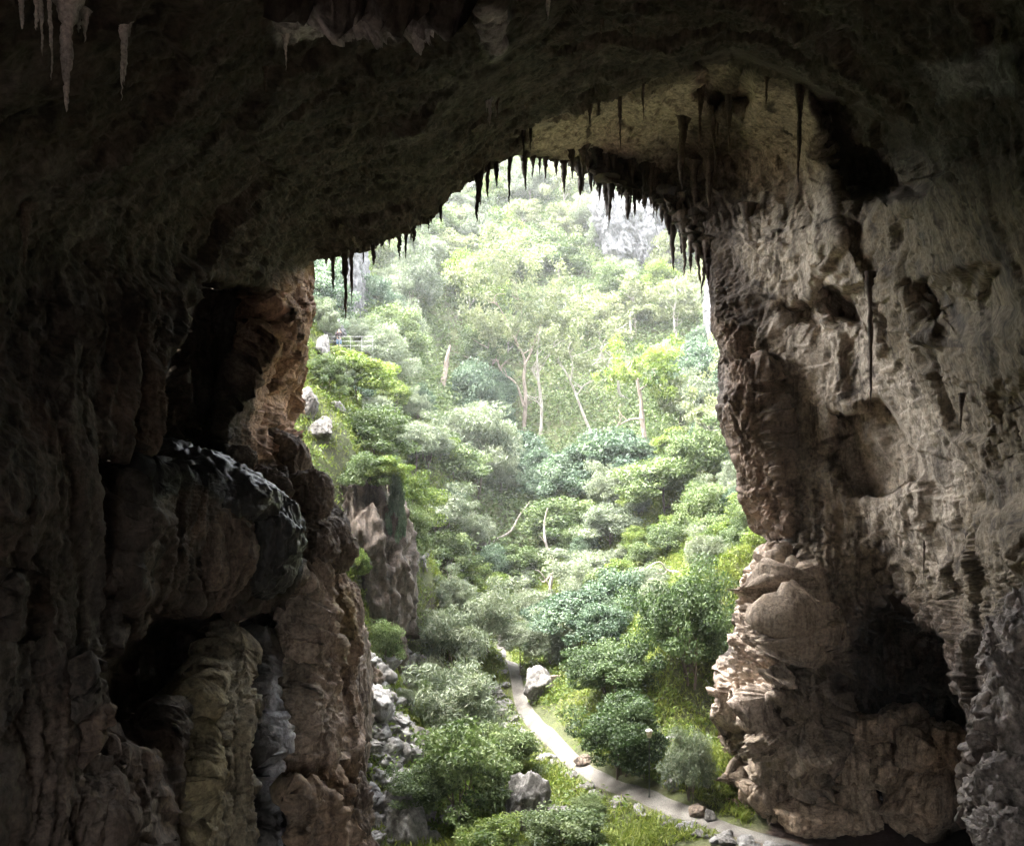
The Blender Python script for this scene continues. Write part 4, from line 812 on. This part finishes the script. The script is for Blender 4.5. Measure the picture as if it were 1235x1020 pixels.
# lookout with railing
PF = px(410, 424, 64.0)
M_RAIL = plain_mat('pale_rail_paint', (.30, .30, .29), .5); M_DECK = plain_mat('concrete_deck', (.09, .09, .08), .9)
bm = bmesh.new(); box(bm, (.8, .5, -.06), (2.9, 1.6, .12)); dk = bm_obj('lookout_platform', bm, M_DECK, None, .03); dk.location = PF; tag(dk, 'concrete lookout platform on the left cliff top under the person', 'platform')
rl = empty('railing', PF); tag(rl, 'pale metal railing along the edge of the left cliff-top lookout', 'railing')
for i in range(5):
    V, Fc = tube([(-.8 + i * .85, -.4, 0), (-.8 + i * .85, -.4, 1.08)], [.018, .018], 8); obj('post', mesh_np('post', V, Fc, M_RAIL), rl)
for z in (1.08, .72, .38):
    V, Fc = tube([(-.8, -.4, z), (2.65, -.4, z)], [.013, .013], 8); obj('rail', mesh_np('rail', V, Fc, M_RAIL), rl)
def skin(name, verts, edges, radii, mat, parent, root=0, sub=2):
    me = bpy.data.meshes.new(name); me.from_pydata(verts, edges, []); me.materials.append(mat); o = obj(name, me, parent)
    md = o.modifiers.new('skin', 'SKIN'); md.use_smooth_shade = True
    for i, r_ in enumerate(radii): me.skin_vertices[0].data[i].radius = (r_, r_) if np.isscalar(r_) else r_
    for i in range(len(verts)): me.skin_vertices[0].data[i].use_root = (i == root)
    s2 = o.modifiers.new('sub', 'SUBSURF'); s2.levels = s2.render_levels = sub; return o
M_SKIN = plain_mat('skin', (.50, .32, .24), .6); M_JACKET = plain_mat('dark_jacket', (.035, .022, .028), .85); M_BLUE = plain_mat('blue_shorts', (.08, .15, .24), .85); M_HAIR = plain_mat('dark_hair', (.03, .02, .016), .6); M_SHOE = plain_mat('grey_shoe', (.25, .25, .26), .7)
pr = empty('person', PF + np.array([-.05, -.15, .0]), R(20)); tag(pr, 'person in a dark jacket and blue shorts standing at the lookout railing', 'person')
v = [(0,0,.95),(0,0,1.15),(0,0,1.36),(0,-.01,1.47),(0,-.02,1.56),(0,-.03,1.66),(.18,0,1.40),(.27,-.12,1.15),(.10,-.30,1.42),(.05,-.31,1.50),(-.18,0,1.40),(-.27,-.12,1.15),(-.10,-.30,1.42),(-.05,-.31,1.50),(.10,0,.88),(.11,-.02,.50),(.11,.03,.09),(.12,-.14,.04),(-.10,0,.88),(-.12,-.02,.50),(-.12,.03,.09),(-.13,-.14,.04)]
e = [(0,1),(1,2),(2,3),(3,4),(4,5),(2,6),(6,7),(7,8),(8,9),(2,10),(10,11),(11,12),(12,13),(0,14),(14,15),(15,16),(16,17),(0,18),(18,19),(19,20),(20,21)]
skin('body', v, e, [.13,.12,.14,.055,.085,.085,.06,.045,.033,.035,.06,.045,.033,.035,.085,.058,.042,.045,.085,.058,.042,.045], M_SKIN, pr)
skin('jacket', [(0,0,.90),(0,0,1.12),(0,0,1.36),(0,-.01,1.45),(.185,0,1.405),(.275,-.12,1.15),(.115,-.285,1.40),(-.185,0,1.405),(-.275,-.12,1.15),(-.115,-.285,1.40)], [(0,1),(1,2),(2,3),(2,4),(4,5),(5,6),(2,7),(7,8),(8,9)], [.165,.155,.175,.085,.085,.065,.052,.085,.065,.052], M_JACKET, pr)
skin('shorts', [(0,0,.97),(.105,0,.86),(.115,-.02,.48),(-.105,0,.86),(-.12,-.02,.48)], [(0,1),(1,2),(0,3),(3,4)], [.15,.115,.095,.115,.095], M_BLUE, pr)
skin('hair', [(0,0,1.58),(0,.0,1.66),(0,-.02,1.71)], [(0,1),(1,2)], [.075,.095,.07], M_HAIR, pr)
for sx in (.115, -.125): skin('shoe', [(sx,.05,.05),(sx,-.06,.05),(sx,-.17,.04)], [(0,1),(1,2)], [.05,.055,.045], M_SHOE, pr, sub=1)

# ------------------------------------------------------------------ air
HAZE = .00032
if HAZE > 0:
    m, t, o = newmat('valley_air'); v = node(t, 'ShaderNodeVolumePrincipled', Density=HAZE, Anisotropy=.2); v.inputs['Color'].default_value = (.93, .95, .96, 1); t.links.new(v.outputs[0], o.inputs['Volume'])
    bm = bmesh.new(); box(bm, (0, 180, 72), (700, 500, 160)); tag(bm_obj('haze', bm, m), kind='stuff')
    cy.volume_bounces = 2
